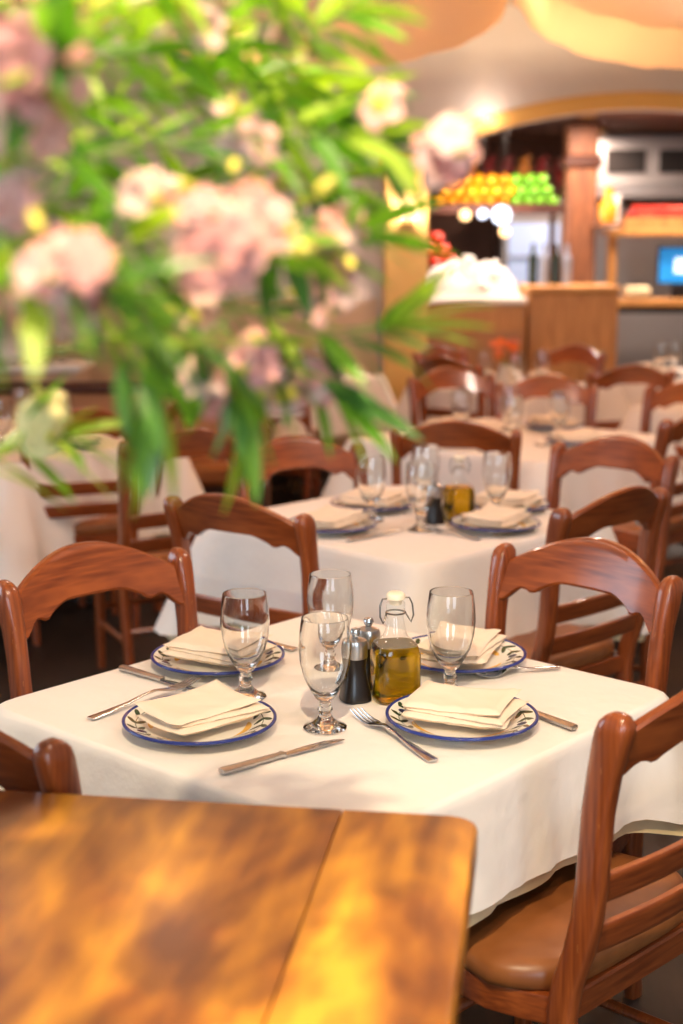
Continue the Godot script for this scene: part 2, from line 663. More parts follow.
func build_lamps() -> void:
	added_ceiling_lamp(Vector3(0.75, 2.48, -1.5), 1.7, Vector3(0.3, 0.75, -2.5))
	added_ceiling_lamp(Vector3(1.9, 2.5, -5.0), 3.2, Vector3(1.2, 0.75, -7.4))
	added_ceiling_lamp(Vector3(-1.0, 2.48, -3.1), 0.5, Vector3(-0.3, 0.75, -3.1))
	added_ceiling_lamp(Vector3(1.3, 2.48, -3.6), 2.6, Vector3(0.5, 0.75, -4.2))
	added_ceiling_lamp(Vector3(-0.6, 2.5, -4.6), 1.4, Vector3(-0.3, 0.75, -5.4))
	# spot lamps that shine through the bouquet
	for s in [[Vector3(-0.05, 2.95, -0.45), Vector3(-0.15, 1.0, -1.6), 8.0, 30.0], [Vector3(0.15, 2.8, 0.3), Vector3(-0.3, 1.1, -1.8), 2.5, 26.0], [Vector3(-0.5, 2.75, -1.8), Vector3(-0.1, 1.68, -1.2), 4.2, 30.0]]:
		var o := thing("spot_lamp", "small black spot lamp hung from the ceiling", "lamp", s[0], 0, "spot lamps over the bouquet")
		part(o, "rod", MB.new().tube([Vector3(0, 0.09, 0), Vector3(0, 3.15 - s[0].y, 0)], [0.006]).mesh(), M.black)
		part(o, "housing", MB.new().lathe([Vector2(0, 0.1), Vector2(0.05, 0.1), Vector2(0.055, 0.01), Vector2(0.05, 0.01), Vector2(0.045, 0.09), Vector2(0, 0.09)], 16).mesh(), M.black)
		part(o, "bulb", MB.new().lathe([Vector2(0, 0.01), Vector2(0.03, 0.02), Vector2(0.035, 0.04), Vector2(0, 0.06)], 12).mesh(), M.bulb_warm)
		spot(s[0] + Vector3(0, 0.0, 0), s[1], Color(1.0, 0.90, 0.74), s[2], s[3], 0.025)
	# bulbs above the fabric
	for p in [Vector3(-1.6, 3.02, -6.0), Vector3(0.9, 3.02, -6.4), Vector3(2.6, 3.02, -6.6), Vector3(-0.6, 3.02, -7.3), Vector3(1.3, 3.02, -7.5), Vector3(0.0, 3.02, -4.2)]:
		var b := thing("drape_bulb", "round warm bulb above the ceiling fabric", "lamp", p, 0, "bulbs above the ceiling fabric")
		part(b, "bulb", MB.new().lathe([Vector2(0, -0.04), Vector2(0.028, -0.028), Vector2(0.04, 0), Vector2(0.028, 0.028), Vector2(0, 0.04)], 14).mesh(60), M.bulb_warm)
		part(b, "socket", MB.new().lathe([Vector2(0, 0.035), Vector2(0.02, 0.035), Vector2(0.02, 0.125), Vector2(0, 0.125)], 10).mesh(), M.brass)
		omni(p, Color(1.0, 0.86, 0.70), 2.3, 0.04)
	# sconce on the golden pier
	var sc := thing("wall_sconce", "glass wall sconce glowing on the golden pier", "sconce", Vector3(0.44, 1.78, -9.72))
	part(sc, "bracket", MB.new().box(Vector3(0, -0.06, -0.06), Vector3(0.08, 0.04, 0.1)).mesh(), M.brass)
	part(sc, "bulb", MB.new().lathe([Vector2(0, -0.05), Vector2(0.03, -0.04), Vector2(0.045, 0), Vector2(0.03, 0.045), Vector2(0, 0.06)], 14).mesh(60), glow(rgb(255, 220, 160), 4.0))
	part(sc, "glass_shade", MB.new().lathe([Vector2(0.055, -0.05), Vector2(0.085, 0.12), Vector2(0.083, 0.12), Vector2(0.053, -0.05)], 18).mesh(), pane(Color(1, 0.97, 0.9), 0.08))
	omni(sc.position, WARM, 0.45, 0.04)
	# little lamp on top of the arch
	var al := thing("arch_lamp", "tiny lamp on the arch washing the wall above", "lamp", Vector3(0.98, 2.40, -9.86))
	part(al, "bulb", MB.new().lathe([Vector2(0, -0.03), Vector2(0.03, 0), Vector2(0, 0.03)], 12).mesh(60), M.bulb_warm)
	part(al, "arm", MB.new().tube([Vector3(0, -0.02, 0), Vector3(0, -0.04, -0.1)], [0.008]).mesh(), M.brass)
	omni(al.position, WARM, 0.09, 0.03)

# ------------------------------------------------------------------ kitchen behind the arch
func build_kitchen() -> void:
	# lit display counter
	var dc := thing("display_counter", "tan wooden counter under the bright white heap", "counter", Vector3(0.95, 0, -10.75))
	part(dc, "body", box_mesh(Vector3(0.78, 1.14, 0.62), 0.01), M.counter_wood, Vector3(0, 0.57, 0))
	part(dc, "worktop", box_mesh(Vector3(0.79, 0.05, 0.68), 0.01), M.white, Vector3(0, 1.165, 0))
	part(dc, "front_panel", box_mesh(Vector3(0.70, 0.8, 0.02), 0.006), M.tan, Vector3(0, 0.55, 0.32))
	var heap := MB.new()
	var hn := FastNoiseLite.new()
	hn.seed = 5
	hn.frequency = 9.0
	var rows := []
	for i in 15:
		var r := 1.0 - i / 14.0
		var ring := PackedVector3Array()
		for j in 36:
			var a := TAU * j / 36.0
			var p := Vector3(cos(a) * 0.39 * r, 0, sin(a) * 0.29 * r)
			p.y = 0.25 * (1.0 - pow(r, 4.0)) * (0.85 + 0.5 * hn.get_noise_2d(p.x, p.z)) + 0.03 * hn.get_noise_2d(p.x * 4.0, p.z * 4.0) * (1.0 - r)
			ring.append(p)
		rows.append(ring)
	heap.loft(rows)
	for k in 70:
		var a := rng.randf() * TAU
		var r := sqrt(rng.randf()) * 0.9
		var p := Vector3(cos(a) * 0.38 * r, 0, sin(a) * 0.28 * r)
		p.y = 0.25 * (1.0 - pow(r, 4.0)) * (0.85 + 0.5 * hn.get_noise_2d(p.x, p.z))
		var q := rng.randf_range(0.02, 0.04)
		heap.lathe([Vector2(0, -q), Vector2(q * 0.8, -q * 0.5), Vector2(q, q * 0.1), Vector2(q * 0.6, q * 0.7), Vector2(0, q)], 8, p)
	tag(single("white_heap", heap.mesh(30), M.white, "bright white heap piled on the lit display counter", "heap", Vector3(0.95, 1.19, -10.75)), "", "", "", "stuff")
	var mb := MB.new().lathe([Vector2(0, -0.045), Vector2(0.035, -0.04), Vector2(0.055, -0.015), Vector2(0.055, 0.015), Vector2(0.035, 0.04), Vector2(0, 0.032)], 12)
	var red := mat(rgb(214, 58, 34), 0.35)
	for p in [Vector3(0.62, 1.44, -11.2), Vector3(0.73, 1.44, -11.2), Vector3(0.84, 1.44, -11.2), Vector3(0.67, 1.53, -11.2), Vector3(0.78, 1.53, -11.2), Vector3(0.73, 1.62, -11.2)]:
		single("tomato", mb.mesh(60), red, "red tomato in the heap behind the white mound", "tomato", p, 0, "tomatoes behind the white mound")
	single("tomato_stand", MB.new().box(Vector3(0, 0.7, 0), Vector3(0.5, 1.39, 0.2), 0.01).mesh(20), M.dark_wood, "dark narrow stand carrying the red tomatoes", "stand", Vector3(0.74, 0, -11.22))
	# wooden counter beside it
	var wc := thing("bar_counter", "brown wooden bar counter with a light top beside the post", "counter", Vector3(1.70, 0, -10.8))
	part(wc, "body", box_mesh(Vector3(0.66, 1.22, 0.56), 0.01), M.counter_wood, Vector3(0, 0.61, 0))
	part(wc, "worktop", box_mesh(Vector3(0.68, 0.05, 0.62), 0.01), M.shelf_wood, Vector3(0, 1.245, 0))
	# post
	var po := thing("wooden_post", "rough brown wooden post standing behind the bar counter", "post", Vector3(1.88, 0, -11.5))
	part(po, "shaft", box_mesh(Vector3(0.24, 2.50, 0.24), 0.02), M.post_wood, Vector3(0, 1.25, 0))
	part(po, "ledge", box_mesh(Vector3(0.22, 0.03, 0.2), 0.006), M.post_wood, Vector3(0.18, 1.715, 0.215))
	part(po, "collar", box_mesh(Vector3(0.30, 0.10, 0.30), 0.02), M.dark_wood, Vector3(0, 2.2, 0))
	# fruit shelf
	var fs := thing("fruit_shelf", "dark wooden rack carrying lemons and limes", "shelf", Vector3(1.19, 0, -11.6))
	part(fs, "shelf_board", box_mesh(Vector3(1.08, 0.05, 0.4), 0.008), M.dark_wood, Vector3(0, 1.83, 0))
	part(fs, "shelf_board", box_mesh(Vector3(1.08, 0.05, 0.4), 0.008), M.dark_wood, Vector3(0, 0.9, 0))
	for sx in [-0.52, 0.52]:
		part(fs, "upright", box_mesh(Vector3(0.05, 1.83, 0.05), 0.008), M.dark_wood, Vector3(sx, 0.915, -0.15))
	part(fs, "lip", box_mesh(Vector3(1.08, 0.04, 0.02), 0.006), M.dark_wood, Vector3(0, 1.86, 0.19))
	var lemon := MB.new().lathe([Vector2(0, -0.055), Vector2(0.012, -0.048), Vector2(0.032, -0.03), Vector2(0.04, 0), Vector2(0.032, 0.03), Vector2(0.012, 0.048), Vector2(0, 0.055)], 12).mesh(60)
	var yellow := mat(rgb(246, 166, 8), 0.4)
	var lime := mat(rgb(120, 190, 40), 0.4)
	var fi := 0
	for lay in 3:
		for rowi in 3:
			for c in 10 - lay:
				var x := 0.775 + c * 0.100 + lay * 0.05 + rng.randf_range(-0.006, 0.006)
				var p := Vector3(x, 1.903 + lay * 0.083, -11.71 + rowi * 0.1 + lay * 0.03)
				var is_lemon := x < 1.36
				var o := single("lemon" if is_lemon else "lime", lemon, yellow if is_lemon else lime, "yellow lemon heaped on the dark wooden rack" if is_lemon else "green lime heaped beside the lemons on the rack", "lemon" if is_lemon else "lime", p, 0, "lemons on the rack" if is_lemon else "limes on the rack")
				o.scale = Vector3(1.05, 0.9, 1.05)
				o.rotation = Vector3(PI / 2 + rng.randf_range(-0.3, 0.3), rng.randf_range(0, TAU), 0)
				fi += 1
	# strings of dried peppers under the kitchen ceiling
	var pod := MB.new().lathe([Vector2(0, -0.09), Vector2(0.012, -0.06), Vector2(0.022, -0.01), Vector2(0.018, 0.02), Vector2(0, 0.03)], 8).mesh(60)
	var dark_red := mat(rgb(128, 26, 26), 0.4)
	var amber := mat(rgb(206, 132, 50), 0.4)
	for i in 7:
		var st := thing("pepper_string", "string of amber dried pods hung above the lemons" if i % 3 == 1 else "string of dark red dried peppers hung above the lemons", "pepper string", Vector3(0.92 + i * 0.145, 2.05, -12.0), 0, "pepper strings above the rack")
		part(st, "cord", MB.new().tube([Vector3(0, 0.0, 0), Vector3(0, 0.49, 0)], [0.004], 6).mesh(), M.dark_wood)
		for j in 9:
			var pe := part(st, "pepper", pod, amber if i % 3 == 1 else dark_red, Vector3(0.03 * cos(j * 2.4), 0.03 + j * 0.022, 0.03 * sin(j * 2.4)))
			pe.rotation = Vector3(0.7 * sin(j * 2.4), 0, -0.7 * cos(j * 2.4))
	# pendant globes
	for g in [[Vector3(0.96, 1.79, -11.3), 0.045, true, "small warm globe bulb hanging under the fruit rack", 0.8], [Vector3(1.10, 1.80, -11.3), 0.04, false, "small bluish globe bulb hanging under the fruit rack", 0.4], [Vector3(1.24, 1.79, -11.25), 0.075, false, "large bluish-white globe lamp hanging under the rack", 1.2], [Vector3(1.25, 1.66, -11.1), 0.04, true, "low warm globe bulb hanging over the white heap", 1.0]]:
		var o := thing("globe_lamp", g[3], "lamp", g[0])
		var r: float = g[1]
		part(o, "globe", MB.new().lathe([Vector2(0, -r), Vector2(r * 0.7, -r * 0.7), Vector2(r, 0), Vector2(r * 0.7, r * 0.7), Vector2(0, r)], 16).mesh(60), M.bulb_warm if g[2] else M.bulb_cool)
		part(o, "cable", MB.new().tube([Vector3(0, r, 0), Vector3(0, 2.54 - g[0].y, 0)], [0.004], 6).mesh(), M.black)
		omni(g[0], WARM if g[2] else DAY, g[4] * 0.25, r)
	# kitchen downlights
	for p in [Vector3(0.95, 2.50, -10.6), Vector3(1.83, 2.50, -10.9), Vector3(2.7, 2.50, -11.0), Vector3(2.2, 2.50, -12.6)]:
		var o := thing("kitchen_downlight", "round downlight set in the brown kitchen ceiling", "lamp", p, 0, "kitchen downlights")
		part(o, "ring", MB.new().lathe([Vector2(0.05, 0.0), Vector2(0.08, 0.0), Vector2(0.08, 0.035), Vector2(0.05, 0.035)], 20).mesh(), M.brass)
		part(o, "lens", MB.new().lathe([Vector2(0, 0.012), Vector2(0.05, 0.012), Vector2(0.05, 0.02), Vector2(0, 0.02)], 16).mesh(), M.bulb_warm)
		area(p + Vector3(0, -0.01, 0), p + Vector3(0, -1, 0.05), Vector2(0.1, 0.1), WARM, 4.6)
	# fridge with lit glass door
	var fr := thing("glass_fridge", "tall fridge with a bluish lit glass door in the kitchen", "fridge", Vector3(1.74, 0, -13.4))
	part(fr, "body", box_mesh(Vector3(0.56, 1.95, 0.6), 0.01), M.hood, Vector3(0, 0.975, 0))
	var door := part(fr, "lit_door", box_mesh(Vector3(0.46, 1.2, 0.02), 0.004), glow(rgb(190, 212, 250), 0.35), Vector3(0, 1.15, 0.31))
	part(door, "handle", box_mesh(Vector3(0.02, 0.4, 0.03), 0.004), M.steel, Vector3(0.19, 0, 0.025))
	for sy in [0.85, 1.15, 1.45]:
		part(fr, "shelf", box_mesh(Vector3(0.46, 0.02, 0.02), 0.004), M.hood, Vector3(0, sy, 0.33))
	# shelf rack with red fruit, right of the post
	var rk := thing("wooden_rack", "light wooden rack carrying the tray of red fruit", "shelf", Vector3(2.75, 0, -11.6))
	for y in [1.66, 1.11, 0.5]:
		part(rk, "shelf_board", box_mesh(Vector3(1.3, 0.06, 0.42), 0.008), M.shelf_wood, Vector3(0, y, 0))
	for sx in [-0.6, 0.6]:
		part(rk, "upright", box_mesh(Vector3(0.07, 1.66, 0.07), 0.008), M.shelf_wood, Vector3(sx, 0.83, 0.1))
	var tray := thing("fruit_tray", "shallow brown wooden tray filled with red fruit", "tray", Vector3(2.80, 1.69, -11.58))
	part(tray, "base", box_mesh(Vector3(1.16, 0.02, 0.34), 0.004), M.counter_wood, Vector3(0, 0.01, 0))
	for s in [-1, 1]:
		part(tray, "side", box_mesh(Vector3(1.16, 0.06, 0.015), 0.004), M.counter_wood, Vector3(0, 0.05, s * 0.165))
		part(tray, "side", box_mesh(Vector3(0.015, 0.06, 0.34), 0.004), M.counter_wood, Vector3(s * 0.575, 0.05, 0))
	var berry := MB.new().lathe([Vector2(0, -0.032), Vector2(0.024, -0.024), Vector2(0.034, 0), Vector2(0.024, 0.024), Vector2(0, 0.028)], 10).mesh(60)
	var reds := [mat(rgb(206, 52, 36), 0.4), mat(rgb(226, 84, 60), 0.4), mat(rgb(186, 40, 36), 0.4)]
	for lay in 3:
		for rowi in 4 - lay:
			for c in 16 - lay:
				single("red_apple", berry, reds[rng.randi() % 3], "small red fruit piled in the brown tray", "fruit", Vector3(2.28 + c * 0.069 + lay * 0.034, 1.742 + lay * 0.05, -11.69 + rowi * 0.07 + lay * 0.035), 0, "red fruit in the tray")
	# monitor
	var mo := thing("monitor", "bright blue screen standing on the wooden rack", "monitor", Vector3(2.72, 1.14, -11.52))
	part(mo, "casing", box_mesh(Vector3(0.40, 0.30, 0.04), 0.008), M.black, Vector3(0, 0.26, -0.01))
	var scr := part(mo, "screen", box_mesh(Vector3(0.37, 0.27, 0.01), 0.002), glow(rgb(30, 130, 200), 1.0), Vector3(0, 0.26, 0.016))
	part(scr, "white_window", MB.new().box(Vector3(0.0, 0.0, 0.006), Vector3(0.13, 0.12, 0.004), 0.02).mesh(20), glow(rgb(220, 240, 255), 1.4))
	part(mo, "foot", box_mesh(Vector3(0.16, 0.11, 0.06), 0.01), M.black, Vector3(0, 0.055, 0))
	single("paper_roll", MB.new().lathe([Vector2(0, 0), Vector2(0.06, 0), Vector2(0.06, 0.26), Vector2(0.02, 0.26), Vector2(0.02, 0.24), Vector2(0, 0.24)], 18).mesh(), M.white, "white paper roll standing on the rack beside the fruit tray", "paper roll", Vector3(2.14, 1.69, -11.48))
	single("folded_cloth", MB.new().box(Vector3(0, 0.05, 0), Vector3(0.2, 0.1, 0.2), 0.03).mesh(60), M.ivory, "pale folded cloth lying on the rack beside the screen", "cloth", Vector3(2.36, 1.14, -11.5))
	var am := single("amber_jar", MB.new().lathe([Vector2(0, 0), Vector2(0.07, 0.0), Vector2(0.09, 0.06), Vector2(0.09, 0.14), Vector2(0.05, 0.2), Vector2(0.04, 0.28), Vector2(0.05, 0.30), Vector2(0, 0.30)], 18).mesh(60), mat(rgb(232, 148, 40), 0.25), "amber orange jar on a ledge beside the wooden post", "jar", Vector3(2.07, 1.73, -11.28))
	am.scale = Vector3(0.8, 0.9, 0.8)
	# extractor hood
	var ho := thing("extractor_hood", "grey steel extractor hood with dark vent openings", "hood", Vector3(3.2, 0, -13.3))
	part(ho, "canopy", MB.new().box(Vector3(0, 2.29, 0), Vector3(1.9, 0.44, 0.9), 0.01).mesh(20), M.hood)
	part(ho, "rim", MB.new().box(Vector3(0, 2.02, 0.02), Vector3(1.96, 0.12, 0.96), 0.01).mesh(20), M.steel_brushed)
	for i in 4:
		part(ho, "vent", box_mesh(Vector3(0.34, 0.2, 0.02), 0.004), M.black, Vector3(-0.7 + i * 0.46, 2.28, 0.455))
	var ra := thing("cooking_range", "long steel cooking range under the hood", "range", Vector3(3.2, 0, -13.4))
	part(ra, "body", box_mesh(Vector3(1.9, 0.95, 0.8), 0.01), M.hood, Vector3(0, 0.475, 0))
	part(ra, "hob", box_mesh(Vector3(1.9, 0.06, 0.8), 0.01), M.black, Vector3(0, 0.98, 0))
	part(ra, "splash_back", box_mesh(Vector3(1.9, 0.9, 0.04), 0.006), M.steel_brushed, Vector3(0, 1.46, -0.36))
	# wine bottles on the bar
	var bot := MB.new().lathe([Vector2(0, 0), Vector2(0.036, 0), Vector2(0.037, 0.18), Vector2(0.03, 0.21), Vector2(0.014, 0.24), Vector2(0.014, 0.30), Vector2(0, 0.30)], 14).mesh(50)
	var bg := mat(rgb(30, 44, 30), 0.1)
	for i in 4:
		single("wine_bottle", bot, bg if i % 2 == 0 else mat(rgb(150, 160, 180), 0.1), "dark green bottle on the bar counter top" if i % 2 == 0 else "pale bottle on the bar counter top", "bottle", Vector3(1.44 + i * 0.085, 1.27, -10.85), 0, "bottles on the bar counter")

# ------------------------------------------------------------------ tables
func cloth_mesh(half: float, drop: float, flare: float, corner: float, seed_: int) -> ArrayMesh:
	var n := 128
	var per := []      # [point, normal, distance to the nearest corner]
	var rc := 0.03
	for i in n:
		var s := i / float(n) * 4.0
		var k := int(s)
		var f := (s - k) * 2.0 - 1.0
		var d := Vector2(0, -1).rotated(k * PI / 2)
		var e := Vector2(1, 0).rotated(k * PI / 2)
		var p := d * half + e * f * half
		var c := (1.0 - absf(f)) * half
		var nn := d
		if c < rc * 2.0:
			var w := 1.0 - c / (rc * 2.0)
			nn = d.lerp((d + e * signf(f)).normalized(), w).normalized()
			p -= (d + e * signf(f)) * rc * 0.35 * w * w
		per.append([p, nn, c, f, k])
	var nz := FastNoiseLite.new()
	nz.seed = seed_
	nz.frequency = 2.2
	var rows := []
	for j in range(1, 13):                    # the flat top, middle outwards
		var ring := PackedVector3Array()
		for q in per:
			var p: Vector2 = q[0] * (j / 12.0) * 0.992
			ring.append(Vector3(p.x, 0.0008 * nz.get_noise_2d(p.x * 5.0, p.y * 5.0), p.y))
		rows.append(ring)
	for j in 15:
		var ring := PackedVector3Array()
		for q in per:
			var cw := exp(-pow(q[2] / 0.10, 2.0))
			var s: float = j / 14.0
			var length := drop * (1.0 + corner * cw + 0.03 * nz.get_noise_2d(q[3] * 2.0, q[4] * 9.0))
			var roll := minf(s * length, 0.016)
			var fall := maxf(s * length - 0.010, 0.0)
			var wave := 0.010 * sin(q[2] * 30.0 + seed_ + q[4] * 1.7) * exp(-q[2] * 2.2) + 0.012 * nz.get_noise_2d(q[3] * 1.6 + 10.0, q[4] * 7.0)
			var out := 0.004 + roll * 0.45 + fall * (flare + 0.30 * cw) + wave * (fall / drop)
			var p: Vector2 = q[0] + q[1] * out
			ring.append(Vector3(p.x, -fall * (1.0 - 0.08 * cw) - roll * roll * 12.0, p.y))
		rows.append(ring)
	return MB.new().loft(rows, true, false).mesh(80.0)

func make_table(cx: float, cz: float, turn: float, half: float, which: String, drop := 0.21, under := 0.255) -> void:
	var t := thing("pedestal_table", "square pedestal table hidden under the cloths, " + which, "table", Vector3(cx, 0, cz), turn, "dining tables")
	part(t, "table_top", box_mesh(Vector3(half * 2, 0.03, half * 2), 0.006), M.dark_wood, Vector3(0, 0.728, 0))
	part(t, "column", MB.new().lathe([Vector2(0, 0.05), Vector2(0.06, 0.05), Vector2(0.04, 0.12), Vector2(0.04, 0.68), Vector2(0.09, 0.712), Vector2(0, 0.712)], 16).mesh(), M.black)
	for k in 4:
		var d := Vector3(cos(k * PI / 2 + 0.785), 0, sin(k * PI / 2 + 0.785))
		part(t, "foot", MB.new().tube([d * 0.02 + Vector3(0, 0.07, 0), d * 0.32 + Vector3(0, 0.022, 0)], [0.03, 0.02]).mesh(), M.black)
	single("under_cloth", cloth_mesh(half + 0.003, under, 0.03, 0.25, 3), M.ivory, "ivory under-cloth showing below the white cloth, " + which, "tablecloth", Vector3(cx, 0.7455, cz), turn, "ivory under-cloths")
	single("tablecloth", cloth_mesh(half + 0.008, drop, 0.10, 0.30, 8), M.linen, "white linen tablecloth, " + which, "tablecloth", Vector3(cx, 0.7485, cz), turn, "white tablecloths")

var P := {}      # first of each kind, to copy from

func plate_mesh() -> ArrayMesh:
	var r := 0.135
	return MB.new().lathe([Vector2(0, 0.006), Vector2(0.04, 0.0062), Vector2(0.082, 0.007), Vector2(0.090, 0.010), Vector2(0.110, 0.0165), Vector2(r - 0.004, 0.0235), Vector2(r - 0.001, 0.0235), Vector2(r, 0.022), Vector2(r - 0.002, 0.0205), Vector2(0.108, 0.012), Vector2(0.086, 0.002), Vector2(0.08, 0.0), Vector2(0.072, 0.0), Vector2(0.07, 0.002), Vector2(0, 0.002)], 56).flat_uv(0.5 / r).mesh(50)

func napkin_fold(w: float, d: float, h: float, seed_: int, sag: float) -> ArrayMesh:
	var nz := FastNoiseLite.new()
	nz.seed = seed_
	nz.frequency = 3.0
	var mb := MB.new()
	var nu := 20
	var nv := 14
	for side in 2:
		for i in nu + 1:
			for j in nv + 1:
				var u := i / float(nu) * 2.0 - 1.0
				var q := j / float(nv) * 2.0 - 1.0
				var e := sqrt(maxf(0.0, 1.0 - pow(absf(u), 14.0))) * sqrt(maxf(0.0, 1.0 - pow(absf(q), 14.0)))
				var y := 0.003 * nz.get_noise_2d(u * w * 3.0, q * d * 3.0) + sag * (u * u * 0.5 + q * q * 0.3)
				y += h / 2.0 + (h / 2.0 * e if side == 0 else -h / 2.0 * e)
				mb.add(Vector3(u * w / 2.0 + 0.006 * q * q, y, q * d / 2.0 + 0.008 * u * u * q))
	var k := (nu + 1) * (nv + 1)
	for i in nu:
		for j in nv:
			var a := i * (nv + 1) + j
			mb.quad(a, a + 1, a + nv + 2, a + nv + 1)
			mb.quad(k + a, k + a + nv + 1, k + a + nv + 2, k + a + 1)
	for i in nu:
		var a := i * (nv + 1)
		mb.quad(a, a + nv + 1, k + a + nv + 1, k + a)
		mb.quad(a + nv, k + a + nv, k + a + 2 * nv + 1, a + 2 * nv + 1)
	for j in nv:
		mb.quad(j, k + j, k + j + 1, j + 1)
		var b := nu * (nv + 1) + j
		mb.quad(b, b + 1, k + b + 1, k + b)
	return mb.mesh(60)

func build_prototypes() -> void:
	# dinner plate
	P.plate = plate_mesh()
	P.rim = MB.new().loft(ring_of(0.1330, 0.0224, 0.0034, 64), false, false).mesh(80)
	P.napkin_folds = [napkin_fold(0.190, 0.125, 0.013, 1, 0.010), napkin_fold(0.186, 0.122, 0.013, 2, 0.010), napkin_fold(0.180, 0.120, 0.014, 3, 0.012)]
	# goblet
	P.bowl = MB.new().lathe([Vector2(0, 0.046), Vector2(0.01, 0.047), Vector2(0.0165, 0.053), Vector2(0.0215, 0.061), Vector2(0.028, 0.072), Vector2(0.037, 0.09), Vector2(0.043, 0.115), Vector2(0.0452, 0.14), Vector2(0.0438, 0.165), Vector2(0.0402, 0.192), Vector2(0.0395, 0.1935), Vector2(0.0388, 0.192), Vector2(0.0426, 0.165), Vector2(0.044, 0.14), Vector2(0.0417, 0.1155), Vector2(0.0355, 0.0915), Vector2(0.026, 0.0745), Vector2(0.018, 0.065), Vector2(0.01, 0.0605), Vector2(0, 0.0595)], 40).mesh(50)
	P.stem = MB.new().lathe([Vector2(0, 0), Vector2(0.037, 0), Vector2(0.0385, 0.002), Vector2(0.036, 0.0045), Vector2(0.024, 0.009), Vector2(0.0145, 0.017), Vector2(0.010, 0.026), Vector2(0.0135, 0.033), Vector2(0.0105, 0.040), Vector2(0.0105, 0.0455), Vector2(0, 0.0458)], 12).mesh(35)
	# fork
	var rings := []
	for a in [[-0.105, 0.0085, 0.0], [-0.102, 0.0098, 0.0], [-0.07, 0.0085, 0.001], [-0.03, 0.005, 0.004], [0.0, 0.0038, 0.009], [0.025, 0.0042, 0.010], [0.042, 0.009, 0.006], [0.052, 0.0122, 0.003], [0.062, 0.0128, 0.002]]:
		rings.append(section(Vector3(0, a[2] + 0.002, a[0]), Vector3(a[1], 0, 0), Vector3(0, 0.0015, 0), 10, 3.0))
	P.fork_handle = MB.new().loft(rings).mesh(50)
	var ti := MB.new()
	for k in 4:
		var x := -0.0105 + k * 0.007
		ti.tube([Vector3(x, 0.004, 0.058), Vector3(x, 0.0035, 0.075), Vector3(x * 0.98, 0.006, 0.095), Vector3(x * 0.97, 0.011, 0.112)], [0.0022, 0.0019, 0.0016, 0.0008], 6)
	P.fork_tines = ti.mesh(50)
	# knife
	rings = []
	for a in [[-0.12, 0.007, 0.0045], [-0.116, 0.0095, 0.0045], [-0.06, 0.0085, 0.004], [-0.01, 0.0065, 0.004], [-0.004, 0.009, 0.005], [0.0, 0.006, 0.0035]]:
		rings.append(section(Vector3(0, 0.005, a[0]), Vector3(a[1], 0, 0), Vector3(0, a[2], 0), 10, 3.0))
	P.knife_handle = MB.new().loft(rings).mesh(40)
	rings = []
	for a in [[0.0, 0.0055, 0.0], [0.012, 0.0085, 0.001], [0.05, 0.0098, 0.0015], [0.085, 0.0092, 0.001], [0.105, 0.006, -0.002], [0.116, 0.0015, -0.005]]:
		rings.append(section(Vector3(a[2], 0.003, a[0]), Vector3(a[1], 0, 0), Vector3(0, 0.0011, 0), 10, 2.0))
	P.knife_blade = MB.new().loft(rings).mesh(40)

func ring_of(rad: float, y: float, r: float, n: int) -> Array:
	var rings := []
	for i in n + 1:
		var a := TAU * i / n
		var d := Vector3(cos(a), 0, sin(a))
		rings.append(section(d * rad + Vector3(0, y, 0), d * r, Vector3(0, r, 0), 8, 2.0))
	return rings

func put_plate(x: float, z: float, turn: float, label: String, group: String, napkin_turn: float, nap_label: String) -> void:
	var o := thing("dinner_plate", label, "plate", Vector3(x, 0.7505, z), turn, group)
	var dish := part(o, "dish", P.plate, M.plate)
	part(dish, "rim", P.rim, M.blue, Vector3.ZERO, "dark blue painted rim")
	var nk := thing("folded_napkin", nap_label, "napkin", Vector3(x, 0.7685, z), napkin_turn, group.replace("plates", "napkins"))
	for k in 3:
		var f := part(nk, "fold", P.napkin_folds[k], M.napkin, Vector3([0.0, 0.004, -0.006][k], k * 0.0088, [0.006, 0.0, -0.004][k]))
		f.rotation = Vector3([0.0, 0.02, 0.05][k], [0.06, -0.05, 0.03][k], [0.0, 0.0, 0.03][k])

func put_goblet(x: float, z: float, label: String, group: String, y := 0.7505) -> void:
	var o := thing("water_goblet", label, "glass", Vector3(x, y, z), 0.3 + x * 5.0, group)
	o.scale = Vector3(1.03, 1.045, 1.03)
	part(o, "bowl", P.bowl, M.glass)
	part(o, "stem", P.stem, M.glass)

func put_fork(a: Vector2, b: Vector2, label: String, group: String, tilt := 0.0) -> void:      # a handle end, b tips (x, z)
	var m := (a + b) / 2.0
	var o := thing("fork", label, "fork", Vector3(m.x, 0.7515, m.y), face(b.x - a.x, b.y - a.y), group)
	o.rotation.x = -tilt
	o.scale = Vector3(1.1, 1.1, a.distance_to(b) / 0.217)
	if tilt > 0.0: o.position.y += tilt * 0.105
	part(o, "handle", P.fork_handle, M.steel)
	part(o, "tines", P.fork_tines, M.steel)

func put_knife(a: Vector2, b: Vector2, label: String, group: String) -> void:
	var m := (a + b) / 2.0
	var o := thing("table_knife", label, "knife", Vector3(m.x, 0.7515, m.y), face(b.x - a.x, b.y - a.y), group)
	o.scale = Vector3(1.1, 1.0, a.distance_to(b) / 0.236)
	part(o, "handle", P.knife_handle, M.steel_brushed)
	part(o, "blade", P.knife_blade, M.steel)

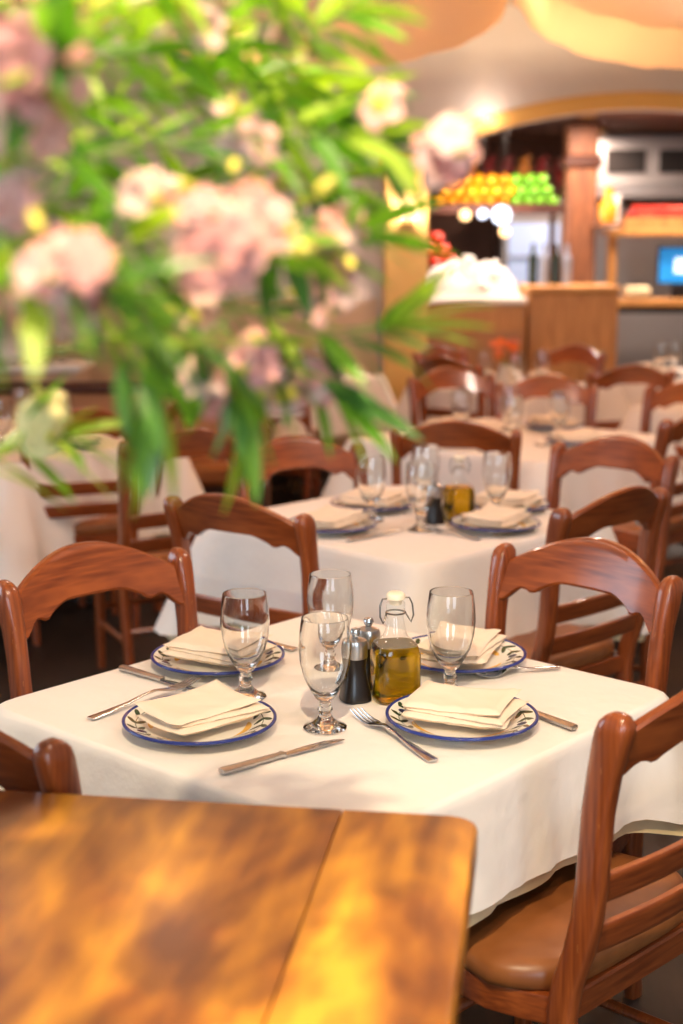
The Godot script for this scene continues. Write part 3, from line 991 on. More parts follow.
func put_oil(x: float, z: float, turn: float, label: String) -> void:
	var o := thing("oil_bottle", label, "bottle", Vector3(x, 0.7505, z), turn)
	o.scale = Vector3(1.08, 1.02, 1.08)
	var rows := []
	for a in [[0.1045, 0.0355, 3.8], [0.111, 0.030, 3.0], [0.118, 0.022, 2.4], [0.128, 0.0185, 2.0], [0.150, 0.0145, 2.0], [0.164, 0.0135, 2.0], [0.166, 0.0165, 2.0], [0.182, 0.0165, 2.0], [0.184, 0.014, 2.0]]:
		rows.append(section(Vector3(0, a[0], 0), Vector3(a[1], 0, 0), Vector3(0, 0, a[1]), 32, a[2]))
	var neck := part(o, "bottle_neck", MB.new().loft(rows, false, true).mesh(50), M.bottle)
	rows = []
	for a in [[0.0, 0.036, 4.5], [0.003, 0.0392, 4.5], [0.008, 0.040, 4.5], [0.088, 0.040, 4.5], [0.100, 0.0375, 4.0], [0.1040, 0.0355, 3.8]]:
		rows.append(section(Vector3(0, a[0], 0), Vector3(a[1], 0, 0), Vector3(0, 0, a[1]), 32, a[2]))
	part(o, "bottle_body", MB.new().loft(rows).mesh(50), M.oil, Vector3.ZERO, "glass body filled with olive green oil")
	part(o, "stopper", MB.new().lathe([Vector2(0, 0.178), Vector2(0.010, 0.178), Vector2(0.012, 0.186), Vector2(0.0165, 0.189), Vector2(0.0165, 0.197), Vector2(0.012, 0.201), Vector2(0, 0.202)], 20).mesh(50), M.ceramic, Vector3.ZERO, "white ceramic stopper")
	for s in [-1.0, 1.0]:
		part(o, "wire_clasp", MB.new().tube([Vector3(s * 0.012, 0.190, 0), Vector3(s * 0.024, 0.190, 0.002), Vector3(s * 0.029, 0.178, 0.004), Vector3(s * 0.030, 0.158, 0.008), Vector3(s * 0.025, 0.146, 0.010), Vector3(s * 0.020, 0.156, 0.006), Vector3(s * 0.0165, 0.164, 0.0)], [0.0016], 6).mesh(60), M.wire)
	part(neck, "collar_wire", MB.new().loft(ring_of(0.0165, 0.163, 0.0016, 24), false, false).mesh(80), M.wire)

func put_mill(x: float, z: float, label: String, turn := 0.3) -> void:
	var o := thing("pepper_mill", label, "mill", Vector3(x, 0.7505, z), turn)
	var rows := []
	for a in [[0.0, 0.0285], [0.003, 0.0292], [0.02, 0.0265], [0.045, 0.021], [0.062, 0.0185], [0.078, 0.0198], [0.083, 0.0205]]:
		rows.append(section(Vector3(0, a[0], 0), Vector3(a[1], 0, 0), Vector3(0, 0, a[1]), 24, 3.0))
	part(o, "body", MB.new().loft(rows).mesh(50), M.black)
	var cap := part(o, "cap", MB.new().lathe([Vector2(0, 0.082), Vector2(0.0225, 0.082), Vector2(0.023, 0.085), Vector2(0.023, 0.108), Vector2(0.0205, 0.116), Vector2(0.012, 0.120), Vector2(0, 0.121)], 24).mesh(45), M.steel_brushed)
	part(cap, "knob", MB.new().lathe([Vector2(0, 0.119), Vector2(0.005, 0.121), Vector2(0.009, 0.127), Vector2(0.010, 0.131), Vector2(0.008, 0.137), Vector2(0, 0.140)], 16).mesh(60), M.steel)

func build_main_table() -> void:
	build_prototypes()
	var w := "on the table with the oil bottle in sharp view"
	make_table(-0.011, -2.575, PI / 4 + 0.06, 0.445, "of the table next to the mottled wooden tabletop", 0.205, 0.232)
	# plates and napkins
	put_plate(-0.25, -2.394, 0.5, "blue-rimmed plate between a fork and a knife, beside the front goblet", "plates on the main table", PI / 4 - 0.1, "cream napkin on the plate beside the front goblet and long knife")
	put_plate(-0.251, -2.785, 1.9, "blue-rimmed plate behind the knife, nearest the dark floor", "plates on the main table", -PI / 4 + 0.25, "cream napkin on the plate nearest the glossy chair and dark floor")
	put_plate(0.241, -2.800, 3.1, "blue-rimmed plate partly behind the oil bottle and a goblet", "plates on the main table", PI / 4 + 0.4, "cream napkin on the plate partly behind the oil bottle")
	put_plate(0.214, -2.415, 4.4, "blue-rimmed plate in front of the oil bottle, fork at its side", "plates on the main table", -PI / 4 + 0.35, "cream napkin on the plate in front of the oil bottle")
	# goblets
	put_goblet(-0.029, -2.405, "front clear goblet beside the black mill and fork tips", "goblets on the main table")
	put_goblet(-0.181, -2.579, "clear goblet in front of the plate nearest the dark floor", "goblets on the main table")
	put_goblet(0.206, -2.591, "clear goblet beside the oil bottle, between two plates", "goblets on the main table")
	put_goblet(-0.022, -2.735, "clear goblet standing behind the front goblet and mills", "goblets on the main table")
	# cruets
	put_oil(0.101, -2.575, 0.25, "swing-top glass bottle of green olive oil on the main table")
	put_mill(0.026, -2.565, "black and steel mill in front, touching the oil bottle")
	put_mill(0.052, -2.640, "black and steel mill standing behind the other mill")
	# cutlery
	put_fork(Vector2(-0.456, -2.444), Vector2(-0.283, -2.637), "fork whose tips rest on a knife blade at the cloth edge", "forks on the main table", 0.03)
	put_knife(Vector2(-0.193, -2.18), Vector2(0.003, -2.339), "knife lying alone on bare cloth before the front goblet", "knives on the main table")
	put_knife(Vector2(-0.441, -2.749), Vector2(-0.259, -2.588), "knife under the fork tips, along the dark floor side", "knives on the main table")
	put_fork(Vector2(0.155, -2.230), Vector2(0.028, -2.468), "fork with tips toward the black mill, beside a plate", "forks on the main table")
	put_knife(Vector2(0.410, -2.390), Vector2(0.268, -2.580), "knife half under the plate in front of the oil bottle", "knives on the main table")
	put_fork(Vector2(0.441, -2.762), Vector2(0.265, -2.690), "fork lying on open cloth beside the plate behind the oil", "forks on the main table")
	put_fork(Vector2(-0.094, -2.884), Vector2(-0.250, -3.000), "fork behind the plate nearest the dark floor", "forks on the main table")

func lay_table(cx: float, cz: float, turn: float, reach: float, which: String, cutlery := true) -> void:
	for k in 4:
		var a := turn + k * PI / 2
		var n := Vector2(sin(a), cos(a))
		var t := Vector2(n.y, -n.x)
		var c := Vector2(cx, cz)
		var p := c + n * (reach - 0.155)
		put_plate(p.x, p.y, a, "blue-rimmed plate with napkin, " + which, "plates, " + which, a + 0.4 * (k - 1.5), "cream napkin folded on a plate, " + which)
		var g := c + n * (reach - 0.33) + t * 0.13
		put_goblet(g.x, g.y, "clear water goblet, " + which, "goblets, " + which)
		if cutlery:
			var f0 := p - t * 0.165 + n * 0.10
			put_fork(f0, f0 - n * 0.2, "fork beside its plate, " + which, "forks, " + which)
			var k0 := p + t * 0.165 + n * 0.10
			put_knife(k0, k0 - n * 0.2, "knife beside its plate, " + which, "knives, " + which)

func build_far_tables() -> void:
	var w2 := "on the second table, behind the oil bottle's table"
	make_table(0.20, -4.33, PI / 4, 0.44, "of the second table, behind the main one", 0.30, 0.33)
	var t2 := [Vector2(-0.03, -4.154), Vector2(0.10, -4.49), Vector2(0.46, -4.169), Vector2(0.53, -4.48)]
	for i in 4:
		put_plate(t2[i].x, t2[i].y, i * 1.3, "blue-rimmed plate with napkin " + w2, "plates on the second table", PI / 4 * (1 if i % 2 == 0 else -1) + 0.2, "cream napkin folded on a plate " + w2)
	for g in [Vector2(0.091, -4.30), Vector2(0.235, -4.15), Vector2(0.483, -4.36), Vector2(0.27, -4.52)]:
		put_goblet(g.x, g.y, "clear goblet " + w2, "goblets on the second table")
	put_oil(0.36, -4.30, 0.3, "swing-top oil bottle on the second table, behind the main one")
	put_mill(0.285, -4.26, "black mill on the second table beside its oil bottle")
	put_knife(Vector2(0.02, -3.99), Vector2(0.18, -4.14), "knife on the second table's front edge", "knives on the second table")
	put_fork(Vector2(0.40, -4.0), Vector2(0.27, -4.14), "fork on the second table's front edge", "forks on the second table")
	make_table(0.74, -6.20, PI / 4 + 0.05, 0.50, "of the third table, beyond the second", 0.34, 0.36)
	lay_table(0.74, -6.20, PI / 4 + 0.05, 0.50, "on the third table")
	make_table(1.02, -8.45, PI / 4 - 0.1, 0.44, "of the fourth table, before the bar counter", 0.34, 0.36)
	lay_table(1.02, -8.45, PI / 4 - 0.1, 0.44, "on the fourth table", false)
	make_table(2.15, -7.35, PI / 4, 0.46, "of the table beside the third one", 0.34, 0.36)
	lay_table(2.15, -7.35, PI / 4, 0.46, "on the table beside the third one", false)
	make_table(-0.3, -9.1, PI / 4, 0.40, "of the table behind the banquette, near the pier", 0.34, 0.36)
	lay_table(-0.3, -9.1, PI / 4, 0.40, "on the table behind the banquette", false)
	make_table(2.2, -9.15, PI / 4, 0.42, "of the table under the arch", 0.34, 0.36)
	lay_table(2.2, -9.15, PI / 4, 0.42, "on the table under the arch", false)
	make_table(-1.42, -6.1, PI / 4 + 0.15, 0.50, "of the table by the tan banquette", 0.40, 0.42)
	lay_table(-1.42, -6.1, PI / 4 + 0.15, 0.50, "on the table by the tan banquette", false)
	# small bunch of orange flowers on the table before the pier
	var va := thing("bud_vase", "short white vase of orange flowers before the bar", "vase", Vector3(0.82, 0.7505, -8.66))
	va.position = Vector3(0.97, 0.7505, -8.45)
	part(va, "vase_body", MB.new().lathe([Vector2(0, 0), Vector2(0.04, 0), Vector2(0.05, 0.05), Vector2(0.03, 0.1), Vector2(0.035, 0.12), Vector2(0.03, 0.12), Vector2(0.025, 0.1), Vector2(0, 0.09)], 16).mesh(50), M.white)
	var orange := mat(rgb(226, 112, 48), 0.6)
	var bl := blossom_mesh()
	for j in 12:
		var b := part(va, "blossom", bl, orange, Vector3(rng.randf_range(-0.07, 0.07), rng.randf_range(0.16, 0.30), rng.randf_range(-0.07, 0.07)))
		b.rotation = Vector3(rng.randf_range(-1, 1), rng.randf_range(0, 6), rng.randf_range(-1, 1))
		b.scale = Vector3.ONE * 1.6
		part(va, "stem", MB.new().tube([Vector3(0, 0.09, 0), b.position], [0.002], 5).mesh(), M.stem)
	# banquette along the back, with its dark top rail
	var bq := thing("banquette", "tan panelled bench back with a dark wooden top rail", "bench", Vector3(-2.1, 0, -7.75))
	part(bq, "back_panel", box_mesh(Vector3(3.4, 0.76, 0.08), 0.01), M.tan, Vector3(0, 0.40, 0))
	part(bq, "top_rail", box_mesh(Vector3(3.46, 0.06, 0.14), 0.02), M.dark_wood, Vector3(0, 0.81, 0))
	part(bq, "seat", box_mesh(Vector3(3.4, 0.12, 0.45), 0.03), M.leather, Vector3(0, 0.40, 0.26))
	part(bq, "plinth", box_mesh(Vector3(3.4, 0.34, 0.36), 0.01), M.dark_wood, Vector3(0, 0.17, 0.22))
	struct("trim_4", box_mesh(Vector3(4.2, 1.05, 0.04), 0.004), M.beige, Vector3(-1.85, 0.675, -9.975))
	# sideboard with plates and glasses
	var sb := thing("sideboard", "pale sideboard with stacked plates behind the banquette", "sideboard", Vector3(-1.98, 0, -8.6))
	part(sb, "top", box_mesh(Vector3(0.9, 0.05, 0.5), 0.01), M.white, Vector3(0, 0.86, 0))
	part(sb, "body", box_mesh(Vector3(0.84, 0.83, 0.44), 0.01), M.beige, Vector3(0, 0.418, 0))
	for i in 5:
		single("white_plate", MB.new().lathe([Vector2(0, 0.004), Vector2(0.08, 0.005), Vector2(0.13, 0.018), Vector2(0.13, 0.02), Vector2(0.08, 0.012), Vector2(0, 0.010)], 24).mesh(50), M.plate_white, "white plate in the low stack on the sideboard", "plate", Vector3(-2.12 , 0.886 + i * 0.009, -8.55), 0, "stacked plates on the sideboard")
	for i in 3:
		put_goblet(-1.88 + i * 0.1, -8.55, "clear goblet on the pale sideboard", "goblets on the sideboard", 0.8855)

# ------------------------------------------------------------------ chairs
func stile_z(y: float) -> float:
	var pts := [Vector2(0, -0.245), Vector2(0.2, -0.218), Vector2(0.42, -0.196), Vector2(0.50, -0.228), Vector2(0.57, -0.250), Vector2(0.72, -0.259), Vector2(0.82, -0.268), Vector2(0.93, -0.302)]
	for i in pts.size() - 1:
		if y <= pts[i + 1].x:
			var f: float = (y - pts[i].x) / (pts[i + 1].x - pts[i].x)
			return lerpf(pts[i].y, pts[i + 1].y, f)
	return -0.302

func make_chair() -> Node3D:
	var c := thing("dining_chair", "", "chair", Vector3.ZERO, 0, "wooden dining chairs")
	for s in [-1.0, 1.0]:
		var rings := []
		for y in [0.0, 0.1, 0.2, 0.32, 0.40, 0.46, 0.52, 0.58, 0.64, 0.70, 0.76, 0.82, 0.87, 0.893, 0.908, 0.918, 0.923]:
			var k := 1.0
			if y < 0.4: k = 0.8 + 0.5 * y
			if y > 0.895: k = sqrt(maxf(0.0, 1.0 - pow((y - 0.892) / 0.0325, 2.0))) * 0.98 + 0.05
			var z := stile_z(y)
			# smooth the bend
			z = (z + stile_z(maxf(y - 0.05, 0.0)) + stile_z(minf(y + 0.05, 0.93))) / 3.0
			var bulge := 1.0 + 0.18 * smoothstep(0.79, 0.89, y)
			rings.append(section(Vector3(s * (0.212 + 0.02 * (y - 0.44)), y, z), Vector3(0.018 * k * bulge, 0, 0), Vector3(0, 0, 0.025 * k * bulge), 14, 3.2))
		part(c, "back_post", MB.new().loft(rings).mesh(50), M.wood_v)
		rings = []
		for y in [0.0, 0.02, 0.2, 0.36, 0.42]:
			rings.append(section(Vector3(s * (0.182 + 0.01 * (0.42 - y)), y, 0.105 + 0.02 * (0.42 - y)), Vector3(0.014 + 0.02 * y, 0, 0), Vector3(0, 0, 0.014 + 0.02 * y), 12, 3.5))
		part(c, "front_leg", MB.new().loft(rings).mesh(50), M.wood_v)
		part(c, "side_stretcher", MB.new().tube([Vector3(s * 0.205, 0.18, -0.215), Vector3(s * 0.185, 0.18, 0.11)], [0.011, 0.011], 8).mesh(), M.wood_v)
	# crest rail: arched on top, with an ogee lower edge
	var rr := []
	var nseg := 36
	for i in nseg + 1:
		var u := i / float(nseg) * 2.0 - 1.0
		var au := absf(u)
		var top := 0.884 + 0.076 * pow(cos(u * PI / 2 * 0.98), 0.9)
		var bot := 0.802
		bot += 0.030 * smoothstep(0.97, 0.78, au)
		bot += 0.022 * smoothstep(0.66, 0.30, au)
		bot -= 0.008 * exp(-pow((au - 0.64) / 0.06, 2.0))
		var bow := -0.034 * (1.0 - u * u)
		var ring := PackedVector3Array()
		var prof := [Vector2(0, 0), Vector2(0, 0.06), Vector2(0, 0.2), Vector2(0, 0.4), Vector2(0, 0.6), Vector2(0, 0.8), Vector2(0, 0.94), Vector2(0.25, 1.0), Vector2(0.75, 1.0), Vector2(1, 0.94), Vector2(1, 0.8), Vector2(1, 0.6), Vector2(1, 0.4), Vector2(1, 0.2), Vector2(1, 0.06), Vector2(0.75, 0.0), Vector2(0.25, 0.0)]
		for p in prof:
			var y := lerpf(bot, top, p.y)
			ring.append(Vector3(u * 0.206, y, -0.253 - (y - 0.80) * 0.36 + bow + (p.x - 0.5) * 0.022 - 0.006))
		rr.append(ring)
	part(c, "crest_rail", MB.new().loft(rr).mesh(35), M.wood_h)
	for yy in [0.625, 0.535]:
		var sl := []
		for i in 17:
			var u := i / 16.0 * 2.0 - 1.0
			var z := stile_z(yy) - 0.026 * (1.0 - u * u)
			sl.append(section(Vector3(u * 0.208, yy + 0.006 * (1.0 - u * u), z), Vector3(0, 0.027, -0.006), Vector3(0, 0, 0.0085), 12, 5.0))
		part(c, "slat", MB.new().loft(sl).mesh(35), M.wood_h)
	# seat rails and padded leather seat
	part(c, "seat_rail", box_mesh(Vector3(0.37, 0.05, 0.022), 0.004), M.wood_h, Vector3(0, 0.40, 0.112))
	part(c, "seat_rail", box_mesh(Vector3(0.40, 0.05, 0.022), 0.004), M.wood_h, Vector3(0, 0.40, -0.195))
	for s in [-1.0, 1.0]:
		var sr := []
		for q in [[-0.19, 0.205], [-0.14, 0.224], [-0.08, 0.242], [-0.03, 0.240], [0.11, 0.186]]:
			sr.append(section(Vector3(s * q[1], 0.40, q[0]), Vector3(0.011, 0, 0), Vector3(0, 0.025, 0), 8, 6.0))
		part(c, "seat_rail", MB.new().loft(sr).mesh(40), M.wood_h)
	var se := []
	for a in [[0.424, 0.95], [0.428, 0.99], [0.440, 1.0], [0.454, 0.995], [0.466, 0.965], [0.473, 0.90], [0.478, 0.78], [0.481, 0.55], [0.482, 0.3]]:
		var ring := PackedVector3Array()
		for p in section(Vector3.ZERO, Vector3(0.222, 0, 0), Vector3(0, 0, 0.168), 40, 5.0):
			var taper: float = lerpf(1.0, 1.19, smoothstep(-0.17, -0.05, p.z)) * lerpf(1.0, 0.78, smoothstep(-0.03, 0.17, p.z))
			ring.append(Vector3(p.x * taper * a[1], a[0], p.z * a[1] - 0.032))
		se.append(ring)
	part(c, "seat", MB.new().loft(se).mesh(60), M.leather, Vector3.ZERO, "worn brown leather seat pad")
	part(c, "front_stretcher", MB.new().tube([Vector3(-0.182, 0.24, 0.11), Vector3(0.182, 0.24, 0.11)], [0.012], 8).mesh(), M.wood_h)
	part(c, "back_stretcher", MB.new().tube([Vector3(-0.21, 0.22, -0.22), Vector3(0.21, 0.22, -0.22)], [0.010], 8).mesh(), M.wood_h)
	return c

func build_chairs() -> void:
	var first := true
	var proto := make_chair()
	# [x, z of the top of the back; direction it faces; label]
	var spots := [
		[-0.524, -2.955, 0.70, 0.71, "glossy chair beside the plate nearest the dark floor"],
		[0.526, -3.0, -0.72, 0.69, "chair behind the fork on open cloth, before another chair's slats"],
		[0.563, -2.135, -0.70, -0.715, "worn chair with brown leather seat beside the wooden tabletop's corner"],
		[-0.575, -2.005, 0.62, -0.78, "chair whose rounded post rises behind the wooden tabletop's far edge"],
		[-0.276, -3.642, 0.58, -0.815, "chair before the bluish side of the second table's cloth"],
		[0.729, -3.748, -0.69, -0.72, "slatted chair right behind the fork-side chair of the main table"],
		[0.903, -4.66, -0.70, 0.71, "chair on the far side of the second table beside the white cloth"],
		[-0.14, -4.66, 0.5, 0.86, "reddish chair behind the second table, under the drooping leaves"],
		[0.418, -5.173, 0.13, -0.99, "chair with its back to the second table's oil bottle"],
		[0.560, -7.25, 0.35, 0.94, "chair at the far left corner of the third table by the pier"],
		[0.99, -6.83, -0.2, 0.98, "chair facing the third table with cloth behind its back"],
		[1.531, -7.52, -0.15, -0.99, "chair between the third table and the bar counter"],
		[1.40, -5.60, -0.75, -0.66, "chair close against the third table beside the goblets"],
		[1.60, -6.55, -0.80, 0.60, "chair tucked to the third table next to the side table"],
		[-1.02, -5.55, -0.35, -0.94, "chair before the pale table by the banquette, near the sprig"],
		[-0.72, -6.25, -0.98, -0.15, "chair at the banquette table beside the tan panel"],
		[-1.55, -5.2, 0.1, -0.99, "chair before the banquette table, behind the leaves of the sprig"],
		[0.60, -8.03, 0.7, -0.71, "chair beside the fourth table near the orange flowers"],
		[0.61, -8.88, 0.7, 0.71, "chair behind the fourth table beside the golden pier"],
		[1.44, -8.88, -0.7, 0.71, "chair between the fourth table and the table under the arch"],
		[2.35, -8.45, 0.0, -1.0, "chair before the table under the arch"],
		[-0.42, -8.45, 0.2, -0.98, "chair before the table at the golden pier"],
		[2.0, -6.6, 0.2, -0.98, "chair before the table beside the third one"],
		[-0.55, -4.95, -0.5, -0.87, "dark chair between the second table and the banquette table"],
	]
	for s in spots:
		var f := Vector2(s[2], s[3]).normalized()
		var at := Vector3(s[0] + f.x * 0.295, 0, s[1] + f.y * 0.295)
		if first:
			proto.position = at
			proto.rotation.y = face(f.x, f.y)
			proto.set_meta("label", s[4])
			first = false
		else:
			copy(proto, s[4], at, face(f.x, f.y))

# ------------------------------------------------------------------ wooden table in front
func build_wood_table() -> void:
	var turn := deg_to_rad(-8.3)
	# right far corner stands at (0.181, -1.755)
	var t := thing("wooden_table", "honey-brown plank table, varnish mottling and painted light dapples, with rounded corner, under the flowers", "table", Vector3(0.181, 0, -1.755), turn)
	var widths := [0.18, 0.56, 0.45]
	var x := 0.0
	for i in widths.size():
		var w: float = widths[i]
		var rings := []
		for e in [[0.813, 0.004], [0.818, 0.0], [0.850, 0.0], [0.857, 0.003], [0.860, 0.008]]:
			var r := PackedVector3Array()
			var x0: float = -x - w + 0.0005 + e[1] * 0.12
			var x1: float = -x - 0.0005 - e[1] * (1.0 if i == 0 else 0.12)
			var z0: float = 0.0 + e[1]
			var z1: float = 0.95 - e[1]
			if i == 0:
				for k in 5:
					var a := PI / 2 * k / 4.0
					r.append(Vector3(x1 - 0.03 + 0.03 * cos(a), e[0], z1 - 0.03 + 0.03 * sin(a)))
			else:
				for k in 5: r.append(Vector3(x1 - 0.0002 * k, e[0], z1 - 0.0002 * (4 - k)))
			for k in 5: r.append(Vector3(x0 + 0.0002 * (4 - k), e[0], z1 - 0.0002 * k))
			for k in 5: r.append(Vector3(x0 + 0.0002 * k, e[0], z0 + 0.0002 * (4 - k)))
			if i == 0:
				for k in 5:
					var a2 := -PI / 2 + PI / 2 * k / 4.0
					r.append(Vector3(x1 - 0.03 + 0.03 * cos(a2), e[0], z0 + 0.03 + 0.03 * sin(a2)))
			else:
				for k in 5: r.append(Vector3(x1 - 0.0002 * (4 - k), e[0], z0 + 0.0002 * k))
			rings.append(r)
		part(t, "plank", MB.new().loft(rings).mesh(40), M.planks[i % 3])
		x += w
	for px in [-0.09, -1.10]:
		for pz in [0.09, 0.86]:
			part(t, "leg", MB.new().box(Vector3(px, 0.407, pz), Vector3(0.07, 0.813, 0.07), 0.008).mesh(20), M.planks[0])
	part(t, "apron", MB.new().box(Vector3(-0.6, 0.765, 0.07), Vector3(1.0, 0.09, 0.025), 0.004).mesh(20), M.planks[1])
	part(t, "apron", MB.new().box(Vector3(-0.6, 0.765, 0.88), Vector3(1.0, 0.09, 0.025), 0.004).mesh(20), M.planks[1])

# ------------------------------------------------------------------ flowers
func leaf_mesh() -> ArrayMesh:
	var mb := MB.new()
	var n := 7
	for i in n + 1:
		var s := i / float(n)
		var w := 0.115 * pow(sin(PI * pow(s, 0.8)), 0.85) + 0.004
		var y := s
		var bend := -0.10 * s * s
		mb.add(Vector3(-w, y, bend + 0.05 * w * 4.0))
		mb.add(Vector3(0, y, bend))
		mb.add(Vector3(w, y, bend + 0.05 * w * 4.0))
	for i in n:
		for k in 2:
			var a := i * 3 + k
			mb.quad(a, a + 1, a + 4, a + 3)
	return mb.mesh(70)

func blossom_mesh() -> ArrayMesh:
	var mb := MB.new()
	for k in 5:
		var a := TAU * k / 5.0
		var d := Vector3(cos(a), 0, sin(a))
		var t := Vector3(-sin(a), 0, cos(a))
		var base := mb.v.size()
		var prof := [[0.0, 0.002, -0.010], [0.005, 0.005, -0.002], [0.012, 0.010, 0.002], [0.018, 0.0115, 0.002], [0.0235, 0.007, -0.001], [0.0255, 0.001, -0.003]]
		for p in prof:
			for s in [-1.0, 0.0, 1.0]:
				mb.add(d * p[0] + t * (p[1] * s + p[0] * 0.15) + Vector3(0, p[2] + 0.0035 * absf(s) * (1.0 if s > 0 else 0.4), 0))
		for i in prof.size() - 1:
			for c in 2:
				var q: int = base + i * 3 + c
				mb.quad(q, q + 1, q + 4, q + 3)
	mb.tube([Vector3(0, -0.022, 0), Vector3(0, -0.012, 0), Vector3(0, -0.004, 0)], [0.0018, 0.0028, 0.004], 6)
	return mb.mesh(70)

func aim(d: Vector3, roll: float) -> Basis:      # basis whose y axis runs along d
	var y := d.normalized()
	var x := y.cross(Vector3.UP if absf(y.y) < 0.95 else Vector3.RIGHT).normalized()
	return Basis(x, y, x.cross(y)) * Basis(Vector3.UP, roll)

